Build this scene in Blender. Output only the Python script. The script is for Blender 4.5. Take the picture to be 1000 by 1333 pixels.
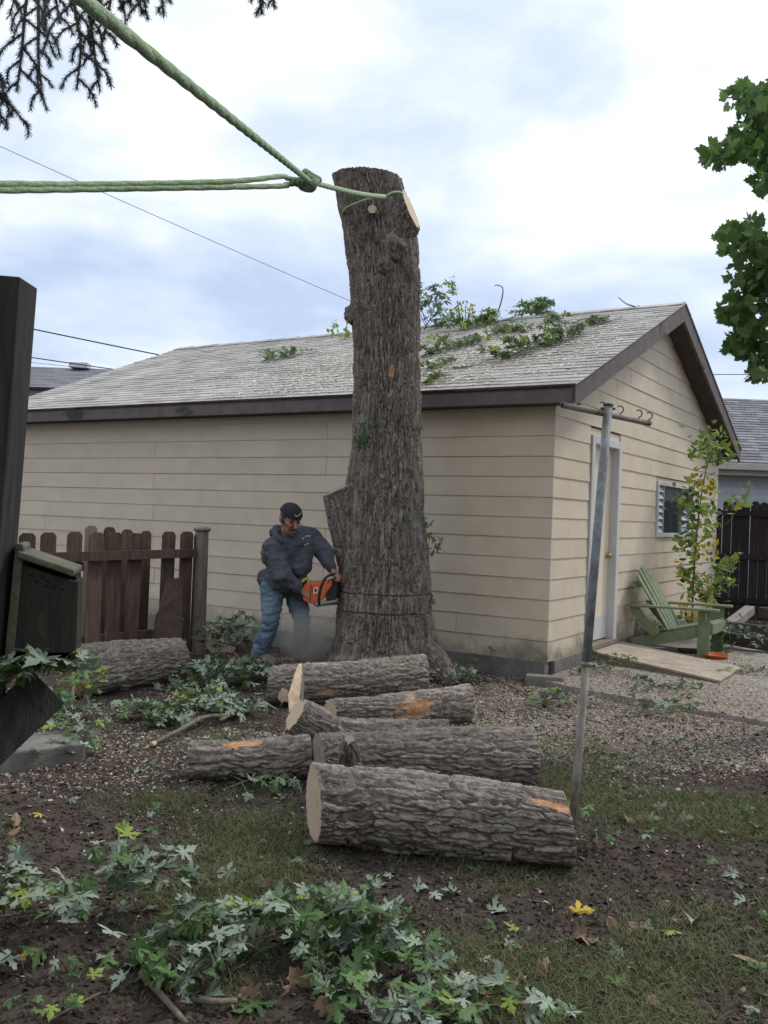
import bpy, bmesh, math, random
import numpy as np
from mathutils import Vector, Matrix, Euler
from mathutils.bvhtree import BVHTree

random.seed(7)
rng = np.random.default_rng(7)
for o in list(bpy.data.objects):
    bpy.data.objects.remove(o, do_unlink=True)
scene = bpy.context.scene
COL = scene.collection

# ------------------------------------------------------------------ camera, sky, sun, exposure
FPX = 1196.4
PITCH, ROLL, CAM_H = 0.0023548, 0.0347766, 1.58
_cp, _sp = math.cos(PITCH), math.sin(PITCH)
_cr, _sr = math.cos(ROLL), math.sin(ROLL)
FW = np.array([0, _cp, _sp]); _u0 = np.array([0, -_sp, _cp]); _r0 = np.array([1., 0, 0])
CR = _cr * _r0 + _sr * _u0
CU = -_sr * _r0 + _cr * _u0
cam_d = bpy.data.cameras.new("camera")
cam = bpy.data.objects.new("camera", cam_d)
COL.objects.link(cam)
cam.matrix_world = Matrix(((CR[0], CU[0], -FW[0], 0), (CR[1], CU[1], -FW[1], 0), (CR[2], CU[2], -FW[2], CAM_H), (0, 0, 0, 1)))
cam_d.sensor_fit = 'HORIZONTAL'
cam_d.sensor_width = 36.0
cam_d.lens = 36.0 * FPX / 1000.0
cam_d.clip_start, cam_d.clip_end = 0.05, 1200
scene.camera = cam

SUN_AZ, SUN_EL = math.radians(62), math.radians(50)     # azimuth from +Y towards +X
world = bpy.data.worlds.new("World")
scene.world = world
world.use_nodes = True
wn, wl = world.node_tree.nodes, world.node_tree.links
wn.clear()
w_out = wn.new('ShaderNodeOutputWorld'); w_bg = wn.new('ShaderNodeBackground')
w_sky = wn.new('ShaderNodeTexSky'); w_sky.sky_type = 'NISHITA'; w_sky.sun_disc = False
w_sky.sun_elevation = SUN_EL; w_sky.sun_rotation = SUN_AZ
w_tc = wn.new('ShaderNodeTexCoord')
w_sep = wn.new('ShaderNodeSeparateXYZ'); wl.new(w_tc.outputs['Generated'], w_sep.inputs[0])
w_add = wn.new('ShaderNodeMath'); w_add.operation = 'ADD'; w_add.inputs[1].default_value = 0.32
w_abs = wn.new('ShaderNodeMath'); w_abs.operation = 'ABSOLUTE'
wl.new(w_sep.outputs[2], w_abs.inputs[0]); wl.new(w_abs.outputs[0], w_add.inputs[0])
w_div = wn.new('ShaderNodeVectorMath'); w_div.operation = 'DIVIDE'
w_cmb = wn.new('ShaderNodeCombineXYZ')
for i in range(3): wl.new(w_add.outputs[0], w_cmb.inputs[i])
wl.new(w_tc.outputs['Generated'], w_div.inputs[0]); wl.new(w_cmb.outputs[0], w_div.inputs[1])
w_map = wn.new('ShaderNodeMapping'); w_map.inputs['Location'].default_value = (3.1, 1.7, 0.4)
w_map.inputs['Scale'].default_value = (1.0, 1.25, 1.0)
wl.new(w_div.outputs[0], w_map.inputs[0])
w_n1 = wn.new('ShaderNodeTexNoise'); w_n1.inputs['Scale'].default_value = 1.35; w_n1.inputs['Detail'].default_value = 6
w_n1.inputs['Roughness'].default_value = 0.52; w_n1.inputs['Distortion'].default_value = 0.15
wl.new(w_map.outputs[0], w_n1.inputs['Vector'])
w_rmp = wn.new('ShaderNodeValToRGB')
cr_ = w_rmp.color_ramp
cr_.elements[0].position = 0.38; cr_.elements[0].color = (4.2, 5.1, 6.9, 1)
cr_.elements[1].position = 0.62; cr_.elements[1].color = (9.4, 9.5, 9.6, 1)
e_ = cr_.elements.new(0.49); e_.color = (5.9, 6.7, 8.0, 1)
wl.new(w_n1.outputs[0], w_rmp.inputs[0])
w_mix = wn.new('ShaderNodeMix'); w_mix.data_type = 'RGBA'; w_mix.inputs[0].default_value = 0.93
wl.new(w_sky.outputs[0], w_mix.inputs[6]); wl.new(w_rmp.outputs[0], w_mix.inputs[7])
wl.new(w_mix.outputs[2], w_bg.inputs[0]); w_bg.inputs[1].default_value = 0.1
wl.new(w_bg.outputs[0], w_out.inputs[0])

sun_d = bpy.data.lights.new("sun", 'SUN'); sun_d.energy = 1.5; sun_d.angle = math.radians(10)
sun_d.color = (1.0, 0.95, 0.86)
sun = bpy.data.objects.new("sun", sun_d); COL.objects.link(sun)
_sv = Vector((math.sin(SUN_AZ) * math.cos(SUN_EL), math.cos(SUN_AZ) * math.cos(SUN_EL), math.sin(SUN_EL)))
sun.rotation_euler = _sv.to_track_quat('Z', 'Y').to_euler()
sun.location = (6, 4, 9)
vs = scene.view_settings
scene.display_settings.display_device = 'sRGB'
vs.view_transform = 'Standard'; vs.look = 'None'; vs.exposure = 0.46; vs.gamma = 1.0; vs.use_curve_mapping = False
scene.render.engine = 'CYCLES'
scene.cycles.use_denoising = True
scene.cycles.max_bounces = 6; scene.cycles.diffuse_bounces = 3; scene.cycles.transparent_max_bounces = 6

# ------------------------------------------------------------------ geometry of the place
YAW = 0.556285
DL = np.array([-math.cos(YAW), math.sin(YAW), 0])      # along the garage's long wall, away from its corner
DR = np.array([math.sin(YAW), math.cos(YAW), 0])       # along its door wall
GC = np.array([1.647, 9.048, 0])                        # the corner
UPV = np.array([0, 0, 1.])

def ray(px, py): return FW + (px - 500) / FPX * CR - (py - 666.5) / FPX * CU
def at(px, py, Y):
    d = ray(px, py); return d * Y / d[1] + np.array([0, 0, CAM_H])
def gnd(px, py, z=0.0):
    d = ray(px, py); return d * (z - CAM_H) / d[2] + np.array([0, 0, CAM_H])
def gar(u, v, z):                                       # garage coordinates: u along long wall, v along door wall
    return GC + DL * u + DR * v + UPV * z

# ------------------------------------------------------------------ noise
def _hash(i, j, k, s):
    n = (i.astype(np.int64) * 374761393 + j.astype(np.int64) * 668265263 + k.astype(np.int64) * 2147483647 * 3 + s * 974711) & 0xffffffff
    n = ((n ^ (n >> 13)) * 1274126177) & 0xffffffff
    n = ((n ^ (n >> 16)) * 2246822519) & 0xffffffff
    return ((n ^ (n >> 15)) & 0xffffff) / float(0xffffff)
def vnoise(P, seed=0):
    F = np.floor(P); f = P - F; F = F.astype(np.int64); f = f * f * (3 - 2 * f)
    r = 0
    for a in (0, 1):
        wa = f[:, 0] if a else 1 - f[:, 0]
        for b in (0, 1):
            wb = f[:, 1] if b else 1 - f[:, 1]
            for c in (0, 1):
                wc = f[:, 2] if c else 1 - f[:, 2]
                r = r + wa * wb * wc * _hash(F[:, 0] + a, F[:, 1] + b, F[:, 2] + c, seed)
    return r * 2 - 1
def fbm(P, octv=4, seed=0):
    r = 0; a = .5
    for i in range(octv):
        r = r + a * vnoise(P * 2.0 ** i + 17.3 * i, seed + i); a *= .5
    return r
def worley(P, seed=0):
    F = np.floor(P).astype(np.int64)
    f1 = np.full(len(P), 9.); f2 = np.full(len(P), 9.); cid = np.zeros(len(P))
    for a in (-1, 0, 1):
        for b in (-1, 0, 1):
            for c in (-1, 0, 1):
                I, J, K = F[:, 0] + a, F[:, 1] + b, F[:, 2] + c
                d = np.sqrt((I + _hash(I, J, K, seed) - P[:, 0]) ** 2 + (J + _hash(I, J, K, seed + 1) - P[:, 1]) ** 2 + (K + _hash(I, J, K, seed + 2) - P[:, 2]) ** 2)
                m = d < f1
                f2 = np.where(m, f1, np.minimum(f2, d)); f1 = np.where(m, d, f1)
                cid = np.where(m, _hash(I, J, K, seed + 3), cid)
    return f1, f2, cid
def gz(x, y):
    x = np.asarray(x, float); y = np.asarray(y, float)
    m = .14 * np.exp(-(((x + .75) / 1.25) ** 2 + ((y - 8.75) / .95) ** 2))
    P = np.stack([np.atleast_1d(x).ravel() * .9, np.atleast_1d(y).ravel() * .9, np.zeros(np.size(x))], 1)
    return m + .022 * vnoise(P, 5).reshape(np.shape(x) if np.shape(x) else ())
def on_ground(px, py, h=0.0):
    z = h
    for _ in range(4):
        p = gnd(px, py, z); z = float(gz(p[0], p[1])) + h
    return gnd(px, py, z)

# ------------------------------------------------------------------ materials
def material(name, c1, c2=None, scale=8, stretch=(1, 1, 1), rough=.85, bump=.3, bscale=None, bstretch=None, detail=5, rand=0.0,
             spots=None, attr=None, contrast=(.35, .65), metallic=0, rings=False, back=None, trans=0.0, spec=.3, dist=.01, dirt=None):
    m = bpy.data.materials.new(name); m.use_nodes = True
    N, L = m.node_tree.nodes, m.node_tree.links
    b = N['Principled BSDF']; b.inputs['Roughness'].default_value = rough; b.inputs['Metallic'].default_value = metallic
    b.inputs['Specular IOR Level'].default_value = spec
    tc = N.new('ShaderNodeTexCoord')
    def mapped(st):
        mp = N.new('ShaderNodeMapping'); mp.inputs['Scale'].default_value = st
        L.new(tc.outputs['Object'], mp.inputs[0])
        oi = N.new('ShaderNodeObjectInfo'); ml = N.new('ShaderNodeMath'); ml.operation = 'MULTIPLY'; ml.inputs[1].default_value = 57
        L.new(oi.outputs['Random'], ml.inputs[0])
        ad = N.new('ShaderNodeVectorMath'); ad.operation = 'ADD'
        L.new(mp.outputs[0], ad.inputs[0]); L.new(ml.outputs[0], ad.inputs[1])
        return ad.outputs[0]
    def noise(sc, st, det=detail):
        n = N.new('ShaderNodeTexNoise'); n.inputs['Scale'].default_value = sc; n.inputs['Detail'].default_value = det
        n.inputs['Roughness'].default_value = .6
        L.new(mapped(st), n.inputs['Vector']); return n.outputs[0]
    def ramp(src, a, z, ca=(0, 0, 0, 1), cz=(1, 1, 1, 1)):
        r = N.new('ShaderNodeValToRGB'); r.color_ramp.elements[0].position = a; r.color_ramp.elements[1].position = z
        r.color_ramp.elements[0].color = ca; r.color_ramp.elements[1].color = cz
        L.new(src, r.inputs[0]); return r.outputs[0]
    def mix(fac, a, c):
        x = N.new('ShaderNodeMix'); x.data_type = 'RGBA'
        for s, i in ((fac, 0), (a, 6), (c, 7)):
            if hasattr(s, 'links'): L.new(s, x.inputs[i])
            elif i == 0: x.inputs[0].default_value = s
            else: x.inputs[i].default_value = (*s, 1)
        return x.outputs[2]
    c2 = c2 or c1
    if rings:
        ln = N.new('ShaderNodeVectorMath'); ln.operation = 'LENGTH'
        nz = N.new('ShaderNodeTexNoise'); nz.inputs['Scale'].default_value = 5
        L.new(tc.outputs['Object'], nz.inputs['Vector']); L.new(tc.outputs['Object'], ln.inputs[0])
        ma = N.new('ShaderNodeMath'); ma.operation = 'MULTIPLY_ADD'; ma.inputs[1].default_value = .035
        L.new(nz.outputs[0], ma.inputs[0]); L.new(ln.outputs['Value'], ma.inputs[2])
        mu = N.new('ShaderNodeMath'); mu.operation = 'MULTIPLY'; mu.inputs[1].default_value = 620
        sn = N.new('ShaderNodeMath'); sn.operation = 'SINE'
        L.new(ma.outputs[0], mu.inputs[0]); L.new(mu.outputs[0], sn.inputs[0])
        fac = ramp(sn.outputs[0], 0.0, 1.0)
        fac = mix(.6, noise(scale, stretch), fac)
        col = mix(fac, c1, c2)
    else:
        col = mix(ramp(noise(scale, stretch), *contrast), c1, c2)
    if attr:
        for (an, ac, mode) in attr:
            at_ = N.new('ShaderNodeAttribute'); at_.attribute_name = an
            if mode == 'mix':
                col = mix(at_.outputs['Fac'], col, mix(ramp(noise(24, (1, 1, 1)), .38, .62), ac, tuple(min(.8, q * 1.25 + .10) for q in ac)) if an == 'scar' else ac)
            else:
                mr = N.new('ShaderNodeMapRange'); mr.inputs['To Min'].default_value = ac[0]; mr.inputs['To Max'].default_value = ac[1]
                L.new(at_.outputs['Fac'], mr.inputs[0])
                vm = N.new('ShaderNodeVectorMath'); vm.operation = 'SCALE'
                L.new(col, vm.inputs[0]); L.new(mr.outputs[0], vm.inputs['Scale']); col = vm.outputs[0]
    if spots:
        for (sc, th, soft, c, st) in spots:
            col = mix(ramp(noise(sc, st), th, th + soft), col, c)
    if dirt:                                             # splashes of moss and soil in a band of the world's height
        z0, z1, c = dirt
        ge = N.new('ShaderNodeNewGeometry'); sp = N.new('ShaderNodeSeparateXYZ'); L.new(ge.outputs['Position'], sp.inputs[0])
        nz = N.new('ShaderNodeTexNoise'); nz.inputs['Scale'].default_value = 2.4; nz.inputs['Detail'].default_value = 7
        nz.inputs['Roughness'].default_value = .68
        L.new(ge.outputs['Position'], nz.inputs['Vector'])
        mr = N.new('ShaderNodeMapRange'); mr.inputs[1].default_value = z0; mr.inputs[2].default_value = z1
        mr.inputs[3].default_value = .25; mr.inputs[4].default_value = -.25
        L.new(sp.outputs[2], mr.inputs[0])
        su = N.new('ShaderNodeMath'); L.new(mr.outputs[0], su.inputs[0]); L.new(nz.outputs[0], su.inputs[1])
        col = mix(ramp(su.outputs[0], .56, .86, (0, 0, 0, 1), (.85, .85, .85, 1)), col, c)
    if rand:
        oi = N.new('ShaderNodeObjectInfo'); mr = N.new('ShaderNodeMapRange')
        mr.inputs['To Min'].default_value = 1 - rand; mr.inputs['To Max'].default_value = 1 + rand
        L.new(oi.outputs['Random'], mr.inputs[0])
        vm = N.new('ShaderNodeVectorMath'); vm.operation = 'SCALE'
        L.new(col, vm.inputs[0]); L.new(mr.outputs[0], vm.inputs['Scale']); col = vm.outputs[0]
    if back:
        ge = N.new('ShaderNodeNewGeometry'); col = mix(ge.outputs['Backfacing'], col, back)
    L.new(col, b.inputs['Base Color'])
    if bump:
        bp = N.new('ShaderNodeBump'); bp.inputs['Strength'].default_value = bump; bp.inputs['Distance'].default_value = dist
        L.new(noise(bscale or scale * 3, bstretch or stretch, 6), bp.inputs['Height']); L.new(bp.outputs[0], b.inputs['Normal'])
    if trans:
        tr = N.new('ShaderNodeBsdfTranslucent'); L.new(col, tr.inputs[0])
        ms = N.new('ShaderNodeMixShader'); ms.inputs[0].default_value = trans
        L.new(b.outputs[0], ms.inputs[1]); L.new(tr.outputs[0], ms.inputs[2])
        L.new(ms.outputs[0], N['Material Output'].inputs[0])
    return m

M = {}
M['siding'] = material('siding_paint', (.56, .475, .357), (.63, .54, .416), 3, (1, 1, 1), .7, .35, 30, (1.6, 1.6, 14), rand=.035, dist=.006,
                       spots=[(9, .66, .12, (.40, .35, .27), (1, 1, 3))], dirt=(.2, .66, (.12, .115, .085)))
M['core'] = material('wall_sheathing', (.35, .30, .22), None, 5)
M['trim'] = material('brown_trim_paint', (.115, .092, .090), (.16, .130, .125), 6, (1, 1, 1), .75, .3, 40, (1, 1, 6),
                     spots=[(1.3, .63, .05, (.045, .05, .035), (1, 1, 1.6))])
M['soffit'] = material('dark_soffit', (.075, .06, .058), (.095, .078, .075), 5, rough=.9)
M['concrete'] = material('concrete', (.135, .128, .115), (.215, .20, .18), 9, rough=.95, bump=.4, bscale=60, spots=[(14, .62, .1, (.12, .115, .10), (1, 1, 1))])
M['shingle'] = material('asphalt_shingle', (.35, .33, .305), (.49, .465, .435), 26, rough=.62, bump=.6, bscale=180, attr=[('tone', (.68, 1.12), 'scale')],
                        spots=[(.7, .56, .15, (.58, .54, .47), (1, 1, 1)), (70, .60, .06, (.72, .68, .58), (1, 1, 1))], spec=.5)
M['shingle_dark'] = material('grey_shingle', (.16, .16, .175), (.27, .27, .29), 20, rough=.8, bump=.5, bscale=120, attr=[('tone', (.6, 1.15), 'scale')])
M['white'] = material('white_paint', (.50, .50, .49), (.58, .58, .57), 12, (1, 1, .3), .55, .1, spots=[(18, .68, .08, (.38, .34, .30), (1, 1, .4))])
M['door'] = material('cream_door_paint', (.66, .57, .42), (.71, .62, .47), 6, (1, 1, .3), .55, .05)
M['steel_grey'] = material('grey_metal', (.45, .46, .47), (.55, .56, .57), 15, rough=.4, metallic=.6)
M['brass'] = material('worn_brass', (.42, .22, .10), (.5, .3, .14), 30, rough=.4, metallic=.8)
M['bark'] = material('bark', (.17, .14, .115), (.35, .305, .262), 26, (1, 1, 1), .95, .75, 130, attr=[('plate', (.58, 1.28), 'scale'), ('scar', (.40, .20, .085), 'mix')],
                     spots=[(5, .60, .12, (.27, .26, .225), (1, 1, 1)), (46, .70, .06, (.40, .38, .33), (1, 1, 1))], spec=.15, dist=.006)
M['bark_trunk'] = material('trunk_bark', (.135, .11, .092), (.285, .245, .212), 20, (1, 1, .35), .95, .8, 110, (1, 1, .4), attr=[('plate', (.66, 1.24), 'scale'), ('scar', (.32, .17, .09), 'mix')],
                           spots=[(4, .60, .12, (.225, .205, .175), (1, 1, .5)), (60, .71, .05, (.33, .31, .27), (1, 1, .4))], spec=.15, dist=.006)
M['cut'] = material('fresh_cut_wood', (.46, .335, .225), (.68, .555, .41), 14, rough=.8, bump=.15, bscale=90, rings=True, spots=[(6, .62, .08, (.46, .33, .21), (1, 1, 1))])
M['cut_old'] = material('old_cut_wood', (.24, .20, .165), (.34, .29, .24), 14, rough=.9, bump=.2, rings=True, spots=[(9, .58, .1, (.16, .13, .11), (1, 1, 1))])
M['split'] = material('split_wood', (.50, .36, .24), (.66, .52, .38), 10, (3, 3, .6), .85, .5, 60, (2, 2, .3))
M['grey_wood'] = material('weathered_wood', (.17, .135, .105), (.26, .215, .17), 6, (5, 5, .7), .9, .5, 40, (2.5, 2.5, .4))
M['fence'] = material('brown_fence_wood', (.070, .046, .037), (.125, .085, .068), 5, (6, 6, .7), .9, .5, 30, (4, 4, .5), rand=.3,
                      spots=[(6, .60, .12, (.12, .115, .085), (1, 1, .5))])
M['fence_far'] = material('dark_fence_wood', (.016, .011, .012), (.03, .021, .02), 5, (6, 6, .7), .85, .3, 30, (4, 4, .5), rand=.25)
M['post_dark'] = material('dark_stained_post', (.026, .026, .025), (.050, .048, .043), 6, (5, 5, .5), .85, .6, 34, (4, 4, .4), spec=.2)
M['nest'] = material('nest_box_wood', (.030, .028, .024), (.055, .051, .043), 6, (5, 5, .5), .95, .6, 40, (4, 4, .4),
                     spots=[(9, .58, .14, (.075, .078, .05), (1, 1, .6))], spec=.1)
M['nest_roof'] = material('mossy_grey_board', (.085, .08, .06), (.15, .14, .11), 12, (1, 1, 1), .95, .9, 45, spots=[(10, .50, .15, (.11, .12, .055), (1, 1, 1))])
M['hole'] = material('hole_black', (.006, .006, .006), None, 5, bump=0)
M['green_paint'] = material('green_chair_paint', (.15, .185, .105), (.20, .235, .14), 9, (1, 1, 1), .6, .3, 60, spots=[(28, .66, .06, (.22, .24, .16), (1, 1, 1))])
M['galv'] = material('galvanised_steel', (.16, .18, .19), (.30, .325, .335), 34, (1, 1, .6), .7, .4, 60, metallic=.1,
                     spots=[(9, .53, .12, (.16, .13, .11), (1, 1, .35)), (60, .62, .06, (.36, .38, .39), (1, 1, 1))])
M['rust'] = material('rusty_pipe', (.21, .175, .15), (.33, .29, .255), 24, (1, 1, .4), .7, .3, 80, metallic=.15, spots=[(12, .52, .12, (.13, .085, .065), (1, 1, .5))])
M['hook'] = material('rusty_hook', (.06, .05, .045), (.10, .08, .07), 40, rough=.6, metallic=.5)
M['rope'] = material('green_rope', (.23, .36, .19), (.44, .56, .36), 70, (1, 1, 1), .8, .9, 160, spots=[(40, .58, .05, (.34, .36, .08), (1, 1, 1))])
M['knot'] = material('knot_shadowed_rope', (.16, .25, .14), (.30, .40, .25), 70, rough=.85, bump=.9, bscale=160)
M['wire'] = material('black_cable', (.03, .03, .035), None, bump=0)
M['wire_pale'] = material('grey_cable', (.20, .21, .24), None, bump=0)
M['plywood'] = material('dusty_plywood', (.30, .25, .195), (.42, .355, .285), 6, (1, 1, 1), .9, .5, 50, spots=[(26, .60, .06, (.52, .45, .35), (1, 1, 1)), (4, .6, .1, (.20, .17, .14), (1, 1, 1))])
M['timber'] = material('old_timber', (.045, .038, .034), (.075, .065, .058), 7, (1, 1, 1), .9, .4)
M['timber_top'] = material('grey_timber', (.22, .20, .175), (.30, .275, .24), 7, (2, 2, 2), .9, .4)
M['blue_siding'] = material('blue_grey_siding', (.45, .49, .55), (.50, .54, .60), 4, rough=.6, bump=.05)
M['gutter'] = material('gutter_tan', (.42, .38, .33), (.47, .43, .38), 4, rough=.6, bump=.05)
M['glass'] = material('window_glass', (.03, .036, .04), (.06, .068, .07), 3, rough=.05, bump=0, spec=.9)
M['louver'] = material('grey_louver', (.46, .50, .52), (.56, .60, .62), 5, rough=.35, bump=0, spec=.6)
M['orange_pot'] = material('orange_plastic', (.55, .13, .03), (.62, .17, .05), 7, rough=.5, bump=.05)
M['black_plastic'] = material('black_plastic', (.015, .015, .016), (.03, .03, .032), 20, rough=.5, bump=.1)
LEAFB = (.20, .255, .185)
M['leaf'] = material('maple_leaf', (.060, .115, .035), (.095, .165, .050), 30, rough=.55, bump=.25, bscale=90, rand=.38, back=LEAFB, trans=.12, dist=.002)
M['leaf_silver'] = material('maple_leaf_underside', (.19, .245, .18), (.29, .345, .26), 28, rough=.7, bump=.25, bscale=90, rand=.2, back=(.075, .135, .042), trans=.10, dist=.002)
M['leaf_lime'] = material('lime_leaf', (.22, .31, .05), (.31, .40, .08), 24, rough=.55, bump=.2, rand=.25, trans=.22, dist=.002)
M['leaf_yellow'] = material('yellow_leaf', (.60, .42, .04), (.66, .50, .09), 24, rough=.6, bump=.2, rand=.15, trans=.22, dist=.002)
M['leaf_dark'] = material('green_canopy_leaf', (.09, .18, .045), (.165, .27, .075), 20, rough=.5, bump=.15, rand=.45, trans=.48, dist=.002)
M['leaf_brown'] = material('dry_brown_leaf', (.19, .115, .072), (.29, .195, .13), 30, rough=.85, bump=.4, bscale=80, rand=.25, dist=.003)
M['twig'] = material('twig_bark', (.12, .10, .075), (.20, .17, .13), 40, rough=.9, bump=.3)
M['stem_green'] = material('green_stem', (.16, .19, .07), (.22, .25, .10), 30, rough=.7, bump=.1)
M['needles'] = material('spruce_needles', (.11, .14, .15), (.19, .225, .23), 12, rough=.6, bump=0, trans=.4)
M['skin'] = material('skin', (.30, .155, .105), (.36, .195, .135), 18, rough=.55, bump=.1)
M['hoodie'] = material('grey_hoodie_fabric', (.062, .063, .077), (.098, .099, .118), 14, (1, 1, 1), .95, .5, 22, dist=.012, spots=[(300, .62, .1, (.11, .11, .13), (1, 1, 1))])
M['jeans'] = material('blue_denim', (.085, .13, .19), (.17, .225, .29), 7, (1, 1, .5), .9, .7, 16, (1, 1, 1.7), dist=.015, spots=[(9, .60, .12, (.21, .26, .31), (1, 1, .7))])
M['shoe'] = material('tan_work_boot', (.17, .13, .09), (.25, .20, .15), 18, rough=.85, bump=.3)
M['cap'] = material('dark_knit', (.018, .018, .022), (.035, .035, .04), 60, rough=.95, bump=.5)
M['hair'] = material('greying_hair', (.028, .026, .025), (.09, .085, .08), 120, rough=.8, bump=.5)
M['eye'] = material('eye_dark', (.02, .015, .012), None, rough=.3, bump=0)
M['saw_orange'] = material('orange_saw_casing', (.62, .115, .025), (.68, .15, .04), 12, rough=.4, bump=.05, spots=[(20, .62, .08, (.26, .08, .03), (1, 1, 1))])
M['saw_black'] = material('black_saw_parts', (.016, .016, .017), (.03, .03, .03), 20, rough=.5, bump=.1)
M['saw_steel'] = material('saw_bar_steel', (.40, .40, .38), (.5, .5, .48), 20, rough=.4, metallic=.7, bump=.05)
M['hivis'] = material('yellow_shirt_hem', (.55, .70, .06), None, bump=.1)
M['print'] = material('pale_print', (.48, .48, .50), None, bump=0)
M['sticker'] = material('white_sticker', (.66, .64, .58), None, bump=0)
M['chip'] = material('wood_chips', (.33, .265, .205), (.52, .445, .36), 40, rough=.9, bump=0, attr=[('tone', (.40, 1.15), 'scale')])
M['clod'] = material('soil_clods', (.050, .036, .029), (.085, .064, .052), 30, rough=1, bump=.4, attr=[('tone', (.5, 1.5), 'scale')])
M['grass'] = material('grass_blades', (.066, .096, .030), (.105, .135, .045), 3, rough=.7, bump=0, attr=[('tone', (.6, 1.3), 'scale'), ('dry', (.21, .18, .10), 'mix')], trans=.15)

# ------------------------------------------------------------------ mesh helpers
class MB:
    def __init__(s): s.v, s.f = [], []
    def add(s, vs_, fs):
        o = len(s.v); s.v.extend([tuple(map(float, p)) for p in vs_]); s.f.extend([tuple(i + o for i in f) for f in fs]); return s
    def hexa(s, b, t):                                  # bottom and top quads, counter-clockwise seen from above
        return s.add(list(b) + list(t), [(3, 2, 1, 0), (4, 5, 6, 7), (0, 1, 5, 4), (1, 2, 6, 5), (2, 3, 7, 6), (3, 0, 4, 7)])
    def box(s, c, ax, ay, az):                          # centre and half axes
        c, ax, ay, az = map(np.asarray, (c, ax, ay, az))
        return s.hexa([c - ax - ay - az, c + ax - ay - az, c + ax + ay - az, c - ax + ay - az],
                      [c - ax - ay + az, c + ax - ay + az, c + ax + ay + az, c - ax + ay + az])
    def beam(s, p0, p1, w, t, up=(0, 0, 1)):            # board from p0 to p1, w across, t along up
        p0, p1, up = np.asarray(p0, float), np.asarray(p1, float), np.asarray(up, float)
        d = p1 - p0; L_ = np.linalg.norm(d); d = d / L_
        side = np.cross(d, up); side /= np.linalg.norm(side); n = np.cross(side, d)
        return s.box((p0 + p1) / 2, d * L_ / 2, side * w / 2, n * t / 2)
    def tube(s, path, rad, n=8, cap=True):
        path = np.asarray(path, float); rad = np.broadcast_to(np.asarray(rad, float), (len(path),))
        T, Nn, B = frames(path)
        th = np.arange(n) * 2 * math.pi / n
        vs_ = []
        for i in range(len(path)):
            for a in th: vs_.append(path[i] + rad[i] * (math.cos(a) * Nn[i] + math.sin(a) * B[i]))
        fs = [(i * n + j, i * n + (j + 1) % n, (i + 1) * n + (j + 1) % n, (i + 1) * n + j) for i in range(len(path) - 1) for j in range(n)]
        if cap:
            fs.append(tuple(range(n))[::-1]); fs.append(tuple((len(path) - 1) * n + j for j in range(n)))
        return s.add(vs_, fs)
    def prism(s, poly, d):                              # planar polygon (3-D points) extruded by vector d
        n = len(poly); poly = [np.asarray(p, float) for p in poly]
        return s.add(poly + [p + np.asarray(d) for p in poly], [tuple(range(n))[::-1], tuple(range(n, 2 * n))] + [(i, (i + 1) % n, n + (i + 1) % n, n + i) for i in range(n)])
    def ball(s, c, r, nu=10, nv=6):
        c = np.asarray(c, float); r = np.broadcast_to(np.asarray(r, float), (3,))
        vs_ = [c + r * (0, 0, 1)]
        for i in range(1, nv):
            p = math.pi * i / nv
            for j in range(nu):
                q = 2 * math.pi * j / nu; vs_.append(c + r * (math.sin(p) * math.cos(q), math.sin(p) * math.sin(q), math.cos(p)))
        vs_.append(c - r * (0, 0, 1)); e = len(vs_) - 1
        fs = [(0, 1 + j, 1 + (j + 1) % nu) for j in range(nu)]
        for i in range(nv - 2):
            for j in range(nu):
                a = 1 + i * nu
                fs.append((a + j, a + nu + j, a + nu + (j + 1) % nu, a + (j + 1) % nu))
        a = 1 + (nv - 2) * nu
        fs += [(e, a + (j + 1) % nu, a + j) for j in range(nu)]
        return s.add(vs_, fs)
    def build(s, name, mat, parent=None, smooth=False, bevel=0, origin=None, recalc=True):
        return mk(name, s.v, s.f, mat, parent, smooth, bevel, origin, recalc)

def frames(path):
    T = np.gradient(path, axis=0); T /= np.linalg.norm(T, axis=1)[:, None]
    ref = np.array([0, 0, 1.]) if abs(T[0][2]) < .9 else np.array([0, 1., 0])
    n = np.cross(np.cross(T[0], ref), T[0]); n /= np.linalg.norm(n)
    Ns = []
    for t in T:
        n = n - t * (n @ t); n /= np.linalg.norm(n); Ns.append(n)
    Ns = np.array(Ns)
    return T, Ns, np.cross(T, Ns)

def wloc(o):
    p = np.zeros(3)
    while o is not None: p = p + np.array(o.location); o = o.parent
    return p
def mk(name, v, f, mat, parent=None, smooth=False, bevel=0, origin=None, recalc=False):
    v = np.asarray(v, float)
    base = wloc(parent) if parent is not None else np.zeros(3)
    org = np.asarray(origin, float) if origin is not None else (base if parent is not None else np.array([*((v.min(0) + v.max(0)) / 2)[:2], v[:, 2].min()]))
    me = bpy.data.meshes.new(name)
    me.from_pydata((v - org).tolist(), [], f)
    if recalc:
        bm = bmesh.new(); bm.from_mesh(me); bmesh.ops.recalc_face_normals(bm, faces=bm.faces); bm.to_mesh(me); bm.free()
    if smooth: me.polygons.foreach_set('use_smooth', [True] * len(me.polygons))
    me.materials.append(mat)
    o = bpy.data.objects.new(name, me); COL.objects.link(o)
    if parent is not None: o.parent = parent
    o.location = org - base
    if bevel:
        b = o.modifiers.new('bevel', 'BEVEL'); b.width = bevel; b.segments = 2; b.limit_method = 'ANGLE'
    return o
def thing(name, label, cat, loc=(0, 0, 0), group=None):
    o = bpy.data.objects.new(name, None); COL.objects.link(o); o.location = loc; o.empty_display_size = .1
    return tag(o, label, cat, group)
def tag(o, label=None, cat=None, group=None, kind=None):
    if label: o['label'] = label
    if cat: o['category'] = cat
    if group: o['group'] = group
    if kind: o['kind'] = kind
    return o
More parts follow.
